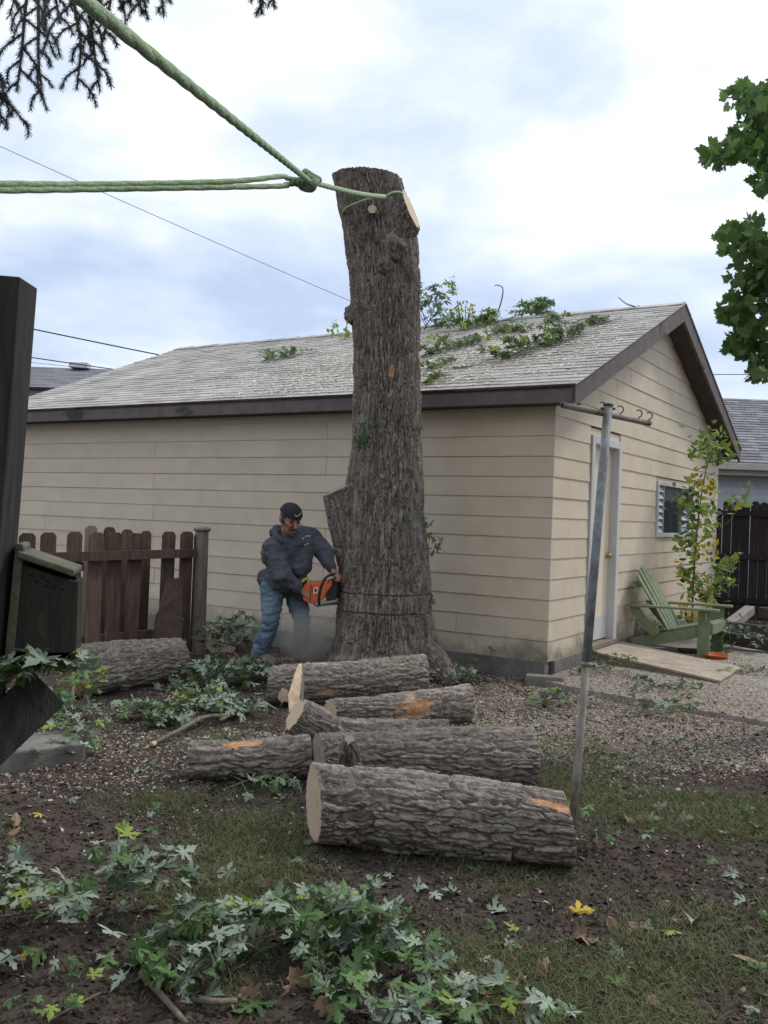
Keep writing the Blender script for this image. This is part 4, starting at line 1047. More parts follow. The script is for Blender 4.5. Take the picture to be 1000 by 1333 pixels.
# head frame: facing right and down
fwd = np.array([.50, -.78, -.42]); fwd /= np.linalg.norm(fwd)
side_ = np.cross(fwd, UPV); side_ /= np.linalg.norm(side_)     # his right
hup = np.cross(side_, fwd)
HS = 1.10
def hp(x, y, z): return hs_c + (side_ * -x + fwd * -y + hup * z) * HS    # local: -y forward, x to his left
def ell(b, c, r, rot=True, nu=20, nv=12):
    t = MB(); t.ball((0, 0, 0), r, nu, nv); b.add([hp(*(np.array(v) + c)) for v in t.v], t.f); return b
Rsh, Lsh = mp(357, 712, -.24), mp(403, 697, -.02)
Rel, Lel = mp(368, 750, -.34), mp(424, 722, -.10)
Rwr, Lwr = mp(392, 768, -.28), mp(433, 741, -.20)
hipc = mp(367, 757, .02)
Rhip, Lhip = mp(355, 765, -.08), mp(381, 766, .07)
Rkn, Lkn = mp(353, 806, -.17), mp(394, 808, -.03)
Ran, Lan = mp(337, 851, -.04), mp(391, 848, .06)
chest = mp(379, 712, -.16)
neck0 = mp(375, 699, -.18)
bd_ = Blob()
ell(bd_, (0, 0, 0), (.080, .100, .112)); ell(bd_, (0, -.030, -.070), (.058, .070, .066)); ell(bd_, (0, -.078, -.105), (.030, .026, .026))
bd_.cap(hp(0, -.098, .010), hp(0, -.122, -.034), .011, .017); bd_.cap(hp(-.040, -.090, .026), hp(.040, -.090, .026), .013, .013)
bd_.cap(hp(-.022, -.098, -.075), hp(.022, -.098, -.075), .008, .008); bd_.cap(hp(-.05, -.07, -.02), hp(-.03, -.085, -.035), .02, .02); bd_.cap(hp(.05, -.07, -.02), hp(.03, -.085, -.035), .02, .02)
for sx in (-1, 1): ell(bd_, (sx * .083, .010, -.012), (.010, .022, .032))
bd_.chain([hp(0, .03, -.05), neck0, chest], [.062, .066, .10])
bd_.chain([chest, hipc], [.13, .13])
for sh, el, wr in ((Rsh, Rel, Rwr), (Lsh, Lel, Lwr)): bd_.chain([chest, sh, el, wr], [.09, .055, .045, .030])
for hi, kn2, an in ((Rhip, Rkn, Ran), (Lhip, Lkn, Lan)): bd_.chain([hipc, hi, kn2, an], [.11, .085, .055, .04])
def hand(wr, palm_dir, curl_dir, across, s_=1.0):
    """palm, four curled fingers of unequal length and a thumb leaving the side of the palm"""
    palm_dir, curl_dir, across = [np.asarray(v, float) / np.linalg.norm(v) for v in (palm_dir, curl_dir, across)]
    pc_ = wr + palm_dir * .085
    for t in (-1, -.33, .33, 1): bd_.cap(wr + palm_dir * .01 + across * t * .018, pc_ + across * t * .030, .018, .014)
    for i, t in enumerate((-1, -.33, .33, 1)):
        L = (.068, .080, .076, .058)[i] * s_; k = pc_ + across * t * .031
        a = k + palm_dir * L * .42; b = a + (palm_dir * .35 + curl_dir * .95) * L * .36; c = b + (curl_dir * .75 - palm_dir * .65) * L * .30
        bd_.chain([k, a, b, c], [.0125, .0105, .0095, .0085])
    k = wr + palm_dir * .035 - across * .030
    a = k - across * .022 + palm_dir * .030 + curl_dir * .010; b = a + palm_dir * .024 + curl_dir * .026 + across * .004
    bd_.chain([k, a, b], [.014, .011, .0095])
hand(Lwr, mp(441, 751, -.26) - Lwr, (-.35, -.25, -.9), (.45, .85, -.1))
hand(Rwr, mp(402, 774, -.27) - Rwr, (.1, .85, -.5), (-.25, -.45, -.85))
bd_.fuse('body', M['skin'], man, .0062, 2)
# face details
for sx in (-1, 1):
    e = MB(); t = MB(); t.ball((0, 0, 0), (.013, .006, .0065), 10, 6); e.add([hp(*(np.array(v) + (sx * .032, -.0965, .006))) for v in t.v], t.f); e.build('eye', M['eye'], man, smooth=True)
    e = Blob(); e.cap(hp(sx * .016, -.106, .028), hp(sx * .050, -.092, .030), .0055, .0045); e.build('eyebrow', M['hair'], man, smooth=True)
e = Blob(); e.chain([hp(-.040, -.090, -.070), hp(-.015, -.110, -.055), hp(.015, -.110, -.055), hp(.040, -.090, -.070)], [.006, .010, .010, .006]); e.build('moustache', M['hair'], man, smooth=True)
e = Blob(); e.chain([hp(-.030, -.085, -.110), hp(0, -.104, -.116), hp(.030, -.085, -.110)], [.014, .019, .014]); e.cap(hp(0, -.10, -.10), hp(0, -.098, -.128), .014, .014); e.build('beard', M['hair'], man, smooth=True)
hb_ = Blob(); t = MB(); t.ball((0, 0, 0), (.0855, .104, .112), 28, 18)
vv = [np.array(v) for v in t.v]; keep = []
hb_.add([hp(*(v if (v[2] > -.05 and v[1] > -.045 - .0 * v[2]) else v * .88) + np.array([0, 0, 0])) for v in vv], t.f); hb_.build('hair', M['hair'], man, smooth=True)
cpb = Blob(); t = MB(); t.ball((0, 0, 0), (.096, .116, .104), 28, 18)
cpb.add([hp(*((v[0], v[1] + .004, max(v[2], .020 + .10 * (v[1] + .0)) + .022)) ) for v in t.v], t.f)
capo = cpb.fuse('knit_cap', M['cap'], man, .006, 2, (.004, 26, (1, 1, 1)))
sw = [hp(*(np.array(q))) for q in ((-.030, -.112, .082), (-.018, -.118, .070), (-.004, -.119, .072), (.016, -.115, .086), (.036, -.104, .102))]
swm = MB(); swm.tube(spline(sw, 12), [.001, .0028, .004, .0045, .0042, .0038, .0034, .003, .0025, .002, .0015, .001], 6); swm.build('cap_emblem', M['print'], capo, smooth=True)
# hoodie
hd = Blob()
hd.chain([mp(369, 748, -.02), mp(373, 728, -.10), mp(380, 710, -.16)], [.165, .178, .155])
hd.chain([mp(357, 714, -.20), mp(380, 702, -.10), mp(402, 699, -.04)], [.105, .125, .105])
hd.cap(mp(360, 722, -.02), mp(372, 705, -.02), .15, .12)
hd.cap(mp(388, 735, -.16), mp(392, 715, -.15), .13, .12)
hd.chain([Rsh, Rel, mp(386, 764, -.30)], [.092, .084, .052]); hd.chain([Lsh, Lel, mp(430, 737, -.185)], [.094, .080, .050])
hd.chain([mp(349, 753, -.02), mp(366, 757, -.10), mp(386, 754, -.12)], [.10, .135, .10])
hood_ = hd.fuse('hoodie', M['hoodie'], man, .009, 3, (.022, 5.5, (1, 1, 1.9)))
hc = Blob()
hb0 = np.array([-fwd[0], -fwd[1], 0]); hb0 /= np.linalg.norm(hb0); hcc = mp(374, 694, -.20)
ring_ = [hcc + side_ * math.cos(a) * .112 + hb0 * math.sin(a) * .092 + UPV * (.052 * math.sin(a) - .028) for a in np.linspace(0, 2 * math.pi, 17)]
hc.chain(ring_, [.030 + .022 * max(0, math.sin(a)) for a in np.linspace(0, 2 * math.pi, 17)])
hc.cap(hcc + hb0 * .12 + side_ * .06 - UPV * .01, hcc + hb0 * .12 - side_ * .06 - UPV * .01, .062, .062)
hc.cap(hcc + hb0 * .07 + side_ * .08 + UPV * .035, hcc + hb0 * .10 - UPV * .06, .04, .06)
hc.fuse('hood', M['hoodie'], man, .008, 3, (.010, 12, (1, 1, 1)))
for wr, el in ((mp(387, 765, -.30), Rel), (mp(431, 738, -.185), Lel)):
    d_ = (wr - el) / np.linalg.norm(wr - el); cfm = MB(); cfm.tube([wr - d_ * .02, wr + d_ * .035], [.050, .044], 16); cfm.build('cuff', M['hoodie'], man, smooth=True)
sh_ = Blob(); sh_.chain([mp(383, 758.5, -.20), mp(392, 757, -.19), mp(401, 752, -.15)], [.014, .016, .012]); sh_.build('shirt_hem', M['hivis'], man, smooth=True)
# chest print: small pale arc of marks over a dim line
dg = bpy.context.evaluated_depsgraph_get()
bv = BVHTree.FromPolygons([v.co + Vector(wloc(hood_)) for v in hood_.data.vertices], [tuple(p.vertices) for p in hood_.data.polygons])
pr_ = MB()
for (px, py, w_, h_) in ((394.0, 701.0, .013, .020), (396.4, 699.2, .012, .018), (398.6, 698.2, .012, .016), (400.8, 697.8, .012, .016), (403.0, 698.0, .010, .014), (396.5, 709.2, .022, .008), (400.5, 708.0, .022, .008)):
    o_ = Vector((0, 0, CAM_H)); dr_ = Vector(ray(px, py)).normalized(); hit = bv.ray_cast(o_, dr_)
    if hit[0] is None: continue
    n_ = np.array(hit[1]); c_ = np.array(hit[0]) + n_ * .004; a_ = np.cross(UPV, n_); a_ /= np.linalg.norm(a_); b_2 = np.cross(n_, a_)
    pr_.box(c_, a_ * w_ / 2, b_2 * h_ / 2, n_ * .0015)
if pr_.v: pr_.build('chest_print', M['print'], hood_)['kind'] = 'stuff'
# jeans
jn = Blob()
jn.chain([mp(367, 752, 0), hipc], [.165, .165])
jn.chain([hipc, Rhip, mp(354, 786, -.13), Rkn, mp(346, 828, -.11), Ran], [.138, .116, .096, .082, .075, .074])
jn.chain([hipc, Lhip, mp(388, 788, .01), Lkn, mp(392, 828, .02), Lan], [.138, .108, .092, .078, .072, .071])
jn.fuse('jeans', M['jeans'], man, .009, 3, (.020, 8, (1, 1, 2.2)))
for an, toe in ((Ran, mp(357, 863, -.16)), (Lan, mp(404, 858, -.06))):
    g0 = float(gz(an[0], an[1])); ft_ = an.copy(); ft_[2] = g0 + .06; toe = toe.copy(); toe[2] = float(gz(toe[0], toe[1])) + .045
    hl = ft_ - (toe - ft_) * .22
    bt = Blob(); bt.chain([hl, ft_, (ft_ + toe) / 2 + (0, 0, .012), toe], [.052, .056, .052, .044]); bt.chain([an + (0, 0, .03), ft_], [.055, .056]); bt.fuse('boot', M['shoe'], man, .008, 2)

# chainsaw
YS = YM - .25
def cs(px, py, dy=0.0): return at(px, py, YS + dy)
saw = thing('chainsaw', 'orange chainsaw with black front handle cutting into the trunk', 'chainsaw', cs(412, 770))
dpt = np.array([.02, .13, .01])
mb = MB(); q = [cs(394.5, 782, -.04), cs(407, 787, -.04), cs(420, 781, -.03), cs(429, 765, 0), cs(427, 756, 0), cs(397, 760, -.03), cs(394, 768, -.04)]
mb.prism(q, dpt); mb.build('casing', M['saw_orange'], saw, bevel=.012)
mb = MB(); q = [cs(424, 783, .0), cs(437, 781, .03), cs(440, 770, .04), cs(439, 757, .04), cs(432, 753, .03), cs(425, 757, .01)]
mb.prism(q, dpt * 1.15); mb.build('engine_block', M['saw_black'], saw, bevel=.010)
mb = MB(); q = [cs(424, 772, -.02), cs(431, 764, -.01), cs(433, 757, -.01), cs(430, 755, -.01), cs(423, 765, -.02)]; mb.prism(q, dpt * .5); mb.build('cylinder_cover', M['saw_orange'], saw, bevel=.006)
hnd = spline([cs(415.5, 788, -.08), cs(415.5, 776, -.10), cs(419, 762, -.11), cs(425, 751.5, -.10), cs(434, 747.5, -.04), cs(441, 750, .04), cs(441, 760, .08)], 30)
MB().tube(hnd, .0135, 10).build('front_handle', M['saw_black'], saw, smooth=True)
rh = spline([cs(396, 762, .03), cs(388, 764, .03), cs(384, 771, .02), cs(388, 780, .02), cs(397, 781, .03)], 18); MB().tube(rh, .016, 9).build('rear_handle', M['saw_black'], saw, smooth=True)
bt_ = MB(); bt_.beam(cs(409, 786, .12), cs(463, 777, .30), .085, .006, (.1, -.3, 1)); bt_.build('guide_bar', M['saw_steel'], saw)
bt_ = MB(); bt_.beam(cs(409, 787.5, .12), cs(440, 783.5, .23), .10, .010, (.1, -.3, 1)); bt_.build('chain_cover', M['saw_steel'], saw, bevel=.004)
mb = MB(); sc_ = cs(411.0, 768.5, -.052); fx = cs(415, 768, -.04) - cs(407, 769, -.04); fx /= np.linalg.norm(fx); nrm_ = np.cross(fx, UPV); nrm_ /= np.linalg.norm(nrm_)
mb.box(sc_, fx * .020, UPV * .030, nrm_ * .002); stc = mb.build('sticker', M['sticker'], saw)
mb = MB(); mb.ball(sc_ + nrm_ * (-.0022 if nrm_[1] > 0 else .0022), (.010, .002, .018), 10, 6); mb.build('sticker_mark', M['saw_black'], stc)
mb = MB(); mb.tube([cs(404, 785.5, -.055), cs(405, 759.5, -.045)], .003, 6); mb.build('casing_seam', M['saw_black'], saw)
# sawdust thrown from the cut
dcl = MB(); dcl.ball(at(401, 828, 8.42), (.30, .28, .30), 24, 14)
dm = bpy.data.materials.new('sawdust_haze'); dm.use_nodes = True
DN, DL_ = dm.node_tree.nodes, dm.node_tree.links
DN.remove(DN['Principled BSDF']); pv = DN.new('ShaderNodeVolumePrincipled'); pv.inputs['Color'].default_value = (.86, .80, .70, 1)
tcn = DN.new('ShaderNodeTexCoord'); lnn = DN.new('ShaderNodeVectorMath'); lnn.operation = 'LENGTH'; mpn = DN.new('ShaderNodeMapping'); mpn.inputs['Location'].default_value = (-1, -1, -1); mpn.inputs['Scale'].default_value = (2, 2, 2)
DL_.new(tcn.outputs['Generated'], mpn.inputs[0]); DL_.new(mpn.outputs[0], lnn.inputs[0])
mrn = DN.new('ShaderNodeMapRange'); mrn.inputs[1].default_value = 1.0; mrn.inputs[2].default_value = 0; mrn.inputs[3].default_value = 0; mrn.inputs[4].default_value = 13.0
DL_.new(lnn.outputs['Value'], mrn.inputs[0])
nzn = DN.new('ShaderNodeTexNoise'); nzn.inputs['Scale'].default_value = 5; nzn.inputs['Detail'].default_value = 4; DL_.new(tcn.outputs['Object'], nzn.inputs['Vector'])
mln = DN.new('ShaderNodeMath'); mln.operation = 'MULTIPLY'; DL_.new(mrn.outputs[0], mln.inputs[0]); DL_.new(nzn.outputs[0], mln.inputs[1])
DL_.new(mln.outputs[0], pv.inputs['Density']); DL_.new(pv.outputs[0], DN['Material Output'].inputs['Volume'])
dco = dcl.build('sawdust_haze', dm, smooth=True); dco['kind'] = 'stuff'
ck = MB()
for i in range(900):
    f = random.random(); c = at(438 - 52 * f + random.gauss(0, 8 + 14 * f), 786 + 66 * f ** .8 + random.gauss(0, 5 + 8 * f), 8.45 + random.gauss(0, .10))
    if c[2] < gz(c[0], c[1]) + .02: continue
    s_ = random.uniform(.0012, .0034); a = np.random.default_rng(i).normal(size=(3, 3)) * s_
    ck.add([c + a[0], c + a[1], c + a[2], c - a[0]], [(0, 1, 2), (0, 2, 3), (0, 3, 1), (1, 3, 2)])
cko = ck.build('flying_chips', M['chip'], recalc=False); cko['kind'] = 'stuff'; fattr(cko.data, 'tone', rng.random(len(cko.data.polygons)))

# ------------------------------------------------------------------ leaves
SILVER = [(.0, .0), (.05, .0), (.17, -.10), (.33, -.13), (.30, -.04), (.40, .01), (.25, .06), (.12, .10), (.26, .17), (.40, .17), (.44, .26), (.62, .36), (.50, .37), (.52, .47), (.37, .42), (.33, .50), (.22, .36), (.09, .31), (.13, .46), (.25, .55), (.19, .58), (.25, .70), (.14, .70), (.13, .82), (.06, .85), (.0, 1.05)]
NORWAY = [(.0, .0), (.12, -.06), (.34, -.14), (.40, .02), (.56, .12), (.46, .20), (.66, .44), (.50, .46), (.50, .62), (.32, .52), (.27, .62), (.30, .80), (.16, .80), (.0, 1.02)]
OVAL = [(.0, .0), (.16, .08), (.27, .28), (.28, .46), (.20, .70), (.10, .88), (.0, 1.0)]
def leaf_mesh(name, half, mat, seed, curl=.3, fold=.25, stalk=.5):
    g = random.Random(seed)
    R_ = [(x * g.uniform(.9, 1.08), y + g.uniform(-.02, .02)) for x, y in half[1:-1]]
    Lf = [(-x * g.uniform(.9, 1.08), y + g.uniform(-.02, .02)) for x, y in half[1:-1]]
    mid = [(0, 0), (0, .30), (0, .62), half[-1]]
    a1, a2, a3 = g.uniform(-curl, curl), g.uniform(-curl, curl * .4), g.uniform(-.2, .2)
    def zz(x, y): return a1 * x * x * 1.5 + a2 * (y - .4) ** 2 + a3 * x * y - fold * abs(x) * g.uniform(.6, 1.0)
    bm = bmesh.new()
    mv = [bm.verts.new((x, y, 0)) for x, y in mid]
    for side, sgn in ((R_, 1), (Lf, -1)):
        vs_ = [bm.verts.new((x, y, 0)) for x, y in side]
        ring = [mv[0]] + vs_ + [mv[3], mv[2], mv[1]]
        if sgn < 0: ring = ring[::-1]
        bm.faces.new(ring)
    bm.normal_update()
    for f in bm.faces:
        if f.normal.z < 0: f.normal_flip()
    bm.normal_update()
    bmesh.ops.triangulate(bm, faces=bm.faces[:], ngon_method='EAR_CLIP')
    for v in bm.verts: v.co.z = zz(v.co.x, v.co.y)
    if stalk:
        p = [Vector((0, 0, mv[0].co.z)), Vector((g.uniform(-.05, .05), -stalk * .5, -.04)), Vector((g.uniform(-.15, .15), -stalk, -.12))]
        for q0, q1 in zip(p[:-1], p[1:]):
            w = .010
            a, b, c, d = bm.verts.new(q0 + Vector((-w, 0, 0))), bm.verts.new(q0 + Vector((w, 0, 0))), bm.verts.new(q1 + Vector((w, 0, 0))), bm.verts.new(q1 + Vector((-w, 0, 0)))
            bm.faces.new((a, d, c, b))
    me = bpy.data.meshes.new(name); bm.to_mesh(me); bm.free(); me.materials.append(mat); return me
ML = {'green': [leaf_mesh('maple_leaf', SILVER, M['leaf'], i, .9, .3) for i in range(10)],
      'silver': [leaf_mesh('maple_leaf', SILVER, M['leaf_silver'], 20 + i, .9, -.28) for i in range(10)],
      'lime': [leaf_mesh('maple_leaf', SILVER, M['leaf_lime'], 40 + i, .4, .25) for i in range(4)],
      'yellow': [leaf_mesh('maple_leaf', SILVER, M['leaf_yellow'], 50 + i, .4, .25) for i in range(2)],
      'brown': [leaf_mesh('dry_leaf', NORWAY if i % 2 else OVAL, M['leaf_brown'], 60 + i, 1.3, .4, .2) for i in range(6)],
      'oval': [leaf_mesh('oval_leaf', OVAL, M['leaf_lime'], 70 + i, .4, .3, .15) for i in range(4)],
      'oval_green': [leaf_mesh('oval_leaf', OVAL, M['leaf'], 76 + i, .4, .3, .15) for i in range(3)],
      'oval_yellow': [leaf_mesh('oval_leaf', OVAL, M['leaf_yellow'], 80 + i, .4, .3, .15) for i in range(2)],
      'dark': [leaf_mesh('broad_leaf', NORWAY, M['leaf_dark'], 90 + i, .4, .2, .3) for i in range(5)]}
def put_leaf(parent, kind, p, size, yaw, tilt, roll, name='leaf'):
    o = bpy.data.objects.new(name, random.choice(ML[kind])); COL.objects.link(o)
    b = np.zeros(3)
    if parent is not None: o.parent = parent; b = wloc(parent)
    o.location = np.asarray(p) - b; o.scale = (size * random.uniform(.85, 1.15), size, size)
    o.rotation_euler = (tilt, roll, yaw); o.rotation_mode = 'XYZ'
    return o
def pick(kinds):
    r = random.random() * sum(w for _, w in kinds)
    for k, w in kinds:
        r -= w
        if r <= 0: return k
    return kinds[-1][0]
SG = (('green', 1.15), ('silver', 1.2), ('lime', .10))
def leafy_branch(label, path, n, size, spread, kinds=SG, height=.10, group='cut leafy branches', twigs=7, r=.006, name='leafy_branch', lie=None, droop=0.42, mat='twig', cat='branch', gfun=None):
    path = spline(path, 14)
    root = thing(name, label, cat, path[0], group)
    MB().tube(path, np.linspace(r, r * .4, len(path)), 6).build('stem', M[mat], root, smooth=True)
    tw = []
    for i in range(twigs):
        b = path[int((i + .6) / twigs * (len(path) - 1))]; a = random.uniform(0, 2 * math.pi); L = spread * random.uniform(.5, 1.15)
        e = b + np.array([math.cos(a) * L, math.sin(a) * L, random.uniform(-.1, 1) * height])
        if gfun: e[2] = max(e[2], gfun(e[0], e[1]) + .01)
        m = (b + e) / 2 + (0, 0, height * random.uniform(.1, .5))
        t = spline([b, m, e], 6); tw.append(t)
        MB().tube(t, np.linspace(r * .5, r * .22, 6), 5).build('twig', M[mat], root, smooth=True)
    for i in range(n):
        t = random.choice(tw); f = random.random() ** .7 * 5; k = min(int(f), 4); p = t[k] + (t[k + 1] - t[k]) * (f - k)
        p = p + np.array([random.gauss(0, 1), random.gauss(0, 1), 0]) * size * .55
        p[2] += random.uniform(-.15, .6) * height
        if gfun: p[2] = max(p[2], gfun(p[0], p[1]) + random.uniform(.006, .03))
        put_leaf(root, pick(kinds), p, size * random.uniform(.55, 1.15), random.uniform(0, 6.28), random.gauss(-droop * .3, droop), random.gauss(0, droop))
    return root
gzf = lambda x, y: float(gz(x, y)) + .012
def gp(px, py, h=0.02): return on_ground(px, py, h)

# foreground branches
leafy_branch('leafy maple branch spread along the left foreground soil', [gp(-15, 1196), gp(70, 1182, .08), gp(150, 1160, .12), gp(205, 1130, .16)], 105, .090, .24, SG, .13, r=.006, gfun=gzf, twigs=10)
leafy_branch('dense silver-green maple branch heap in the centre foreground', [gp(215, 1290), gp(290, 1240, .07), gp(370, 1215, .10), gp(450, 1215, .08)], 175, .088, .25, SG, .12, r=.008, gfun=gzf, twigs=13)
leafy_branch('low maple branch crossing the foreground right of the dense heap', [gp(410, 1205), gp(470, 1225, .06), gp(540, 1262, .05), gp(600, 1290, .04)], 110, .085, .22, SG, .09, r=.005, gfun=gzf, twigs=10)
leafy_branch('maple twig with flat grey-green leaves at the bottom edge', [gp(430, 1330), gp(480, 1315, .05), gp(560, 1318, .05), gp(700, 1300, .04)], 66, .085, .19, SG, .07, r=.005, gfun=gzf, twigs=9)
leafy_branch('small maple twig lying alone on soil near the left edge', [gp(-10, 1265), gp(30, 1252, .03), gp(62, 1238, .03)], 6, .10, .07, SG, .03, r=.003, gfun=gzf, twigs=3)
leafy_branch('bright green seedling clump in the bottom left corner', [gp(70, 1322), gp(90, 1300, .06), gp(100, 1285, .09)], 16, .055, .10, (('lime', 1), ('green', 2)), .08, r=.003, gfun=gzf, twigs=5, name='seedling_clump', cat='plant', group=None)
# bare sticks
def stick(label, path, r0, r1, mat='twig', pale=False):
    p = spline(path, 16); o = MB().tube(p, np.linspace(r0, r1, 16), 8).build('fallen_stick', M[mat], smooth=True); tag(o, label, 'stick', 'fallen sticks')
    if pale: MB().tube([p[-1] - (p[-1] - p[-2]) * 1.4, p[-1] + (p[-1] - p[-2]) * .6], [r1 * 1.25, r1 * .5], 8).build('torn_end', M['split'], o, smooth=True)
    return o
stick('curved grey stick with pale torn end in the leaf litter', [gp(292, 932, .06), gp(265, 934, .07), (gp(235, 950, .06)), gp(215, 960, .04), gp(193, 972, .02)], .018, .013, pale=True)
stick('thick brown stick end among the foreground leaves', [gp(184, 1268, .02), gp(205, 1290, .03), gp(242, 1332, .02)], .012, .009)
stick('short reddish stick lying across the foreground heap', [gp(252, 1300, .03), gp(280, 1304, .04), gp(308, 1303, .03)], .012, .010)
stick('long thin dark twig on chips right of the logs', [gp(640, 880, .05), gp(690, 906, .03), gp(730, 930, .02)], .010, .005)
stick('long thin grey twig lying on chips near the trunk', [gp(625, 893, .05), gp(665, 893, .04), gp(720, 922, .02)], .008, .004)
stick('thin pale twig at the bottom left of the soil', [gp(62, 1330, .02), gp(100, 1308, .02), gp(132, 1292, .02)], .004, .003)
stick('thin twig rising from the leaf litter beside the fence post', [gp(328, 880, .05), at(300, 845, 8.6), at(262, 832, 9.0), at(240, 829, 9.2)], .008, .004)
stick('reddish bark strip in the leaf litter right of the stick', [gp(286, 938, .04), gp(296, 933, .05), gp(302, 930, .04)], .014, .010)
stick('reddish twig in the litter beside the slim log', [gp(336, 908, .05), gp(350, 918, .05), gp(362, 925, .04)], .016, .008)
for i, (px, py, L) in enumerate(((330, 950, 10), (288, 965, 9), (100, 1040, 14), (822, 1070, 14), (90, 1100, 18))):
    pass

# litter of leafy branches between fence and logs
def litter(label, px, py, w, n, h, kinds=SG, size=.085, **k):
    a, b = gp(px - w, py + 4, .03), gp(px + w, py - 6, .05)
    return leafy_branch(label, [a, (a + b) / 2 + (0, 0, h * .5), b], int(n * 1.75), size, .30, kinds, h, gfun=gzf, twigs=9, r=.007, **k)
litter('leafy branch filling the litter right of the picket fence post', 296, 858, 26, 75, .26)
litter('leafy branch in the litter just left of the chip-dusted log', 325, 885, 22, 80, .10, (('silver', 2), ('green', 1)))
litter('leafy branch in front of the chip-covered log by the fence', 265, 893, 26, 75, .12)
litter('bright green leafed branch low in the middle of the litter', 250, 915, 20, 45, .10, (('green', 1), ('lime', .7), ('silver', .7)))
litter('silvery leafed branch behind the torn dark log', 310, 925, 24, 60, .07, (('silver', 2), ('green', 1)))
litter('silvery leafed branch lying left of the curved stick', 215, 940, 24, 45, .06, (('silver', 1.5), ('green', 1)))
litter('drooping lime-green leafed branch at the fence log end', 238, 846, 9, 45, .26, (('lime', 1), ('green', 1)), size=.075)
litter('flat silver leaves on a twig in front of the torn dark log', 330, 1018, 22, 12, .03, (('silver', 2), ('green', .4)), size=.09)
litter('lime-green sprig growing on the chips near the concrete slab', 112, 920, 9, 34, .18, (('lime', 2), ('green', 1)), size=.075)
litter('pale leafed twig in the mulch right of the lime sprig', 170, 935, 18, 26, .06)
litter('leafy twig lying just behind the concrete slab', 60, 935, 22, 34, .12)
litter('leafy twig dropped in front of the concrete slab', 62, 990, 10, 14, .07)
litter('leafy twig over the right end of the concrete slab', 112, 968, 9, 18, .12)
leafy_branch('leafy branch draped over the dark brace under the nest box', [at(-20, 890, 2.95), at(20, 880, 2.95), at(55, 868, 3.0), at(82, 872, 3.05)], 75, .085, .09, (('green', 1), ('silver', 1.1), ('lime', .55)), .05, twigs=9, r=.006)
litter('leafy branch at the foot of the trunk on the right', 592, 886, 18, 34, .10, size=.07)
litter('weedy branch along the foundation near the garage corner', 650, 868, 14, 26, .16, (('green', 2), ('lime', .6)), size=.06)
litter('leafy branch behind the clothesline pole by the ramp', 778, 878, 18, 44, .12, (('green', 2), ('silver', .8)), size=.07)
litter('leafy twigs under the lower end of the ramp', 850, 900, 22, 36, .08, (('green', 1.2), ('silver', 1)), size=.07)
litter('scattered leafy twig on chips left of the clothesline pole', 715, 915, 24, 26, .05, size=.075)
litter('leafy twig on the path edge right of the pole', 845, 925, 14, 20, .07, size=.08)
litter('small leafy twig on the path at the right edge', 975, 880, 14, 18, .07, (('green', 1), ('lime', .5), ('silver', .6)), size=.07)
litter('dark green weeds beneath the green chair seat', 850, 838, 14, 60, .20, (('green', 1),), size=.06)
litter('silver-leaved clump between the chair and the garden bed', 958, 850, 12, 60, .26, (('silver', 1.3), ('green', 1)), size=.085)
litter('dark weeds growing at the foot of the dark fence', 962, 800, 16, 50, .25, (('green', 1),), size=.07)
litter('small weeds behind the torn right end of the front log', 770, 1100, 9, 22, .08, (('green', 2), ('silver', .8)), size=.07)

# branches lying on the garage roof ----------------------------------
def roofp(px, py, h=.03):
    n_ = UPV - SL * DR; p0 = gar(0, -.27, zt(-.27))
    d_ = ray(px, py); o_ = np.array([0, 0, CAM_H]); t_ = ((p0 - o_) @ n_) / (d_ @ n_); return o_ + d_ * t_ + UPV * h
def roofz(x, y):
    v = (np.array([x, y, 0]) - GC) @ DR; return zt(v) + .03
RG = (('green', 2.0), ('silver', .8), ('lime', 1.4))
for lab, pts_, n, sz, hh_, sp_ in (
    ('largest leafy branch on the roof slope, lower right', [(652, 472), (680, 460), (715, 448), (748, 440)], 85, .14, .30, .42),
    ('long leafy branch lying along the roof ridge', [(600, 433), (640, 424), (680, 412), (715, 404)], 110, .15, .40, .42),
    ('leafy branch on the roof right beside the trunk', [(548, 468), (570, 458), (592, 453), (622, 450)], 60, .12, .22, .35),
    ('thin flat leafy branch in the middle of the roof', [(634, 440), (660, 432), (690, 434)], 38, .12, .14, .30),
    ('small leafy branch near the gable end of the roof', [(765, 425), (782, 421), (795, 422)], 22, .10, .10, .20),
    ('small leafy branch on the roof left of the trunk', [(342, 473), (362, 466), (384, 468)], 30, .13, .22, .30),
    ('tiny leafy twig low on the roof beside the trunk', [(550, 502), (565, 496), (580, 492)], 18, .10, .10, .18),
    ('small twig with leaves in the sawdust on the roof', [(558, 482), (572, 478), (585, 474)], 16, .10, .08, .16),
    ('small leafy sprig right of the ridge branch', [(708, 420), (722, 416), (735, 418)], 18, .11, .10, .18)):
    leafy_branch(lab, [roofp(*q) for q in pts_], int(n * 1.7), sz * .88, sp_ * .9, RG, hh_ * .42, 'leafy branches fallen on the roof', gfun=roofz, twigs=8, r=.008)
u4 = gar(4.0, RV, RZ)
leafy_branch('bushy leafy branch rising over the ridge beside the trunk', [roofp(552, 432), at(560, 416, 13.6), at(572, 408, 13.7)], 70, .15, .42, (('green', 2), ('lime', 1)), .40, 'leafy branches fallen on the roof', twigs=9, r=.012)
yw = thing('dry_weed', 'upright yellow dry weed stalks sticking up behind the ridge', 'weed', at(600, 430, 13.8))
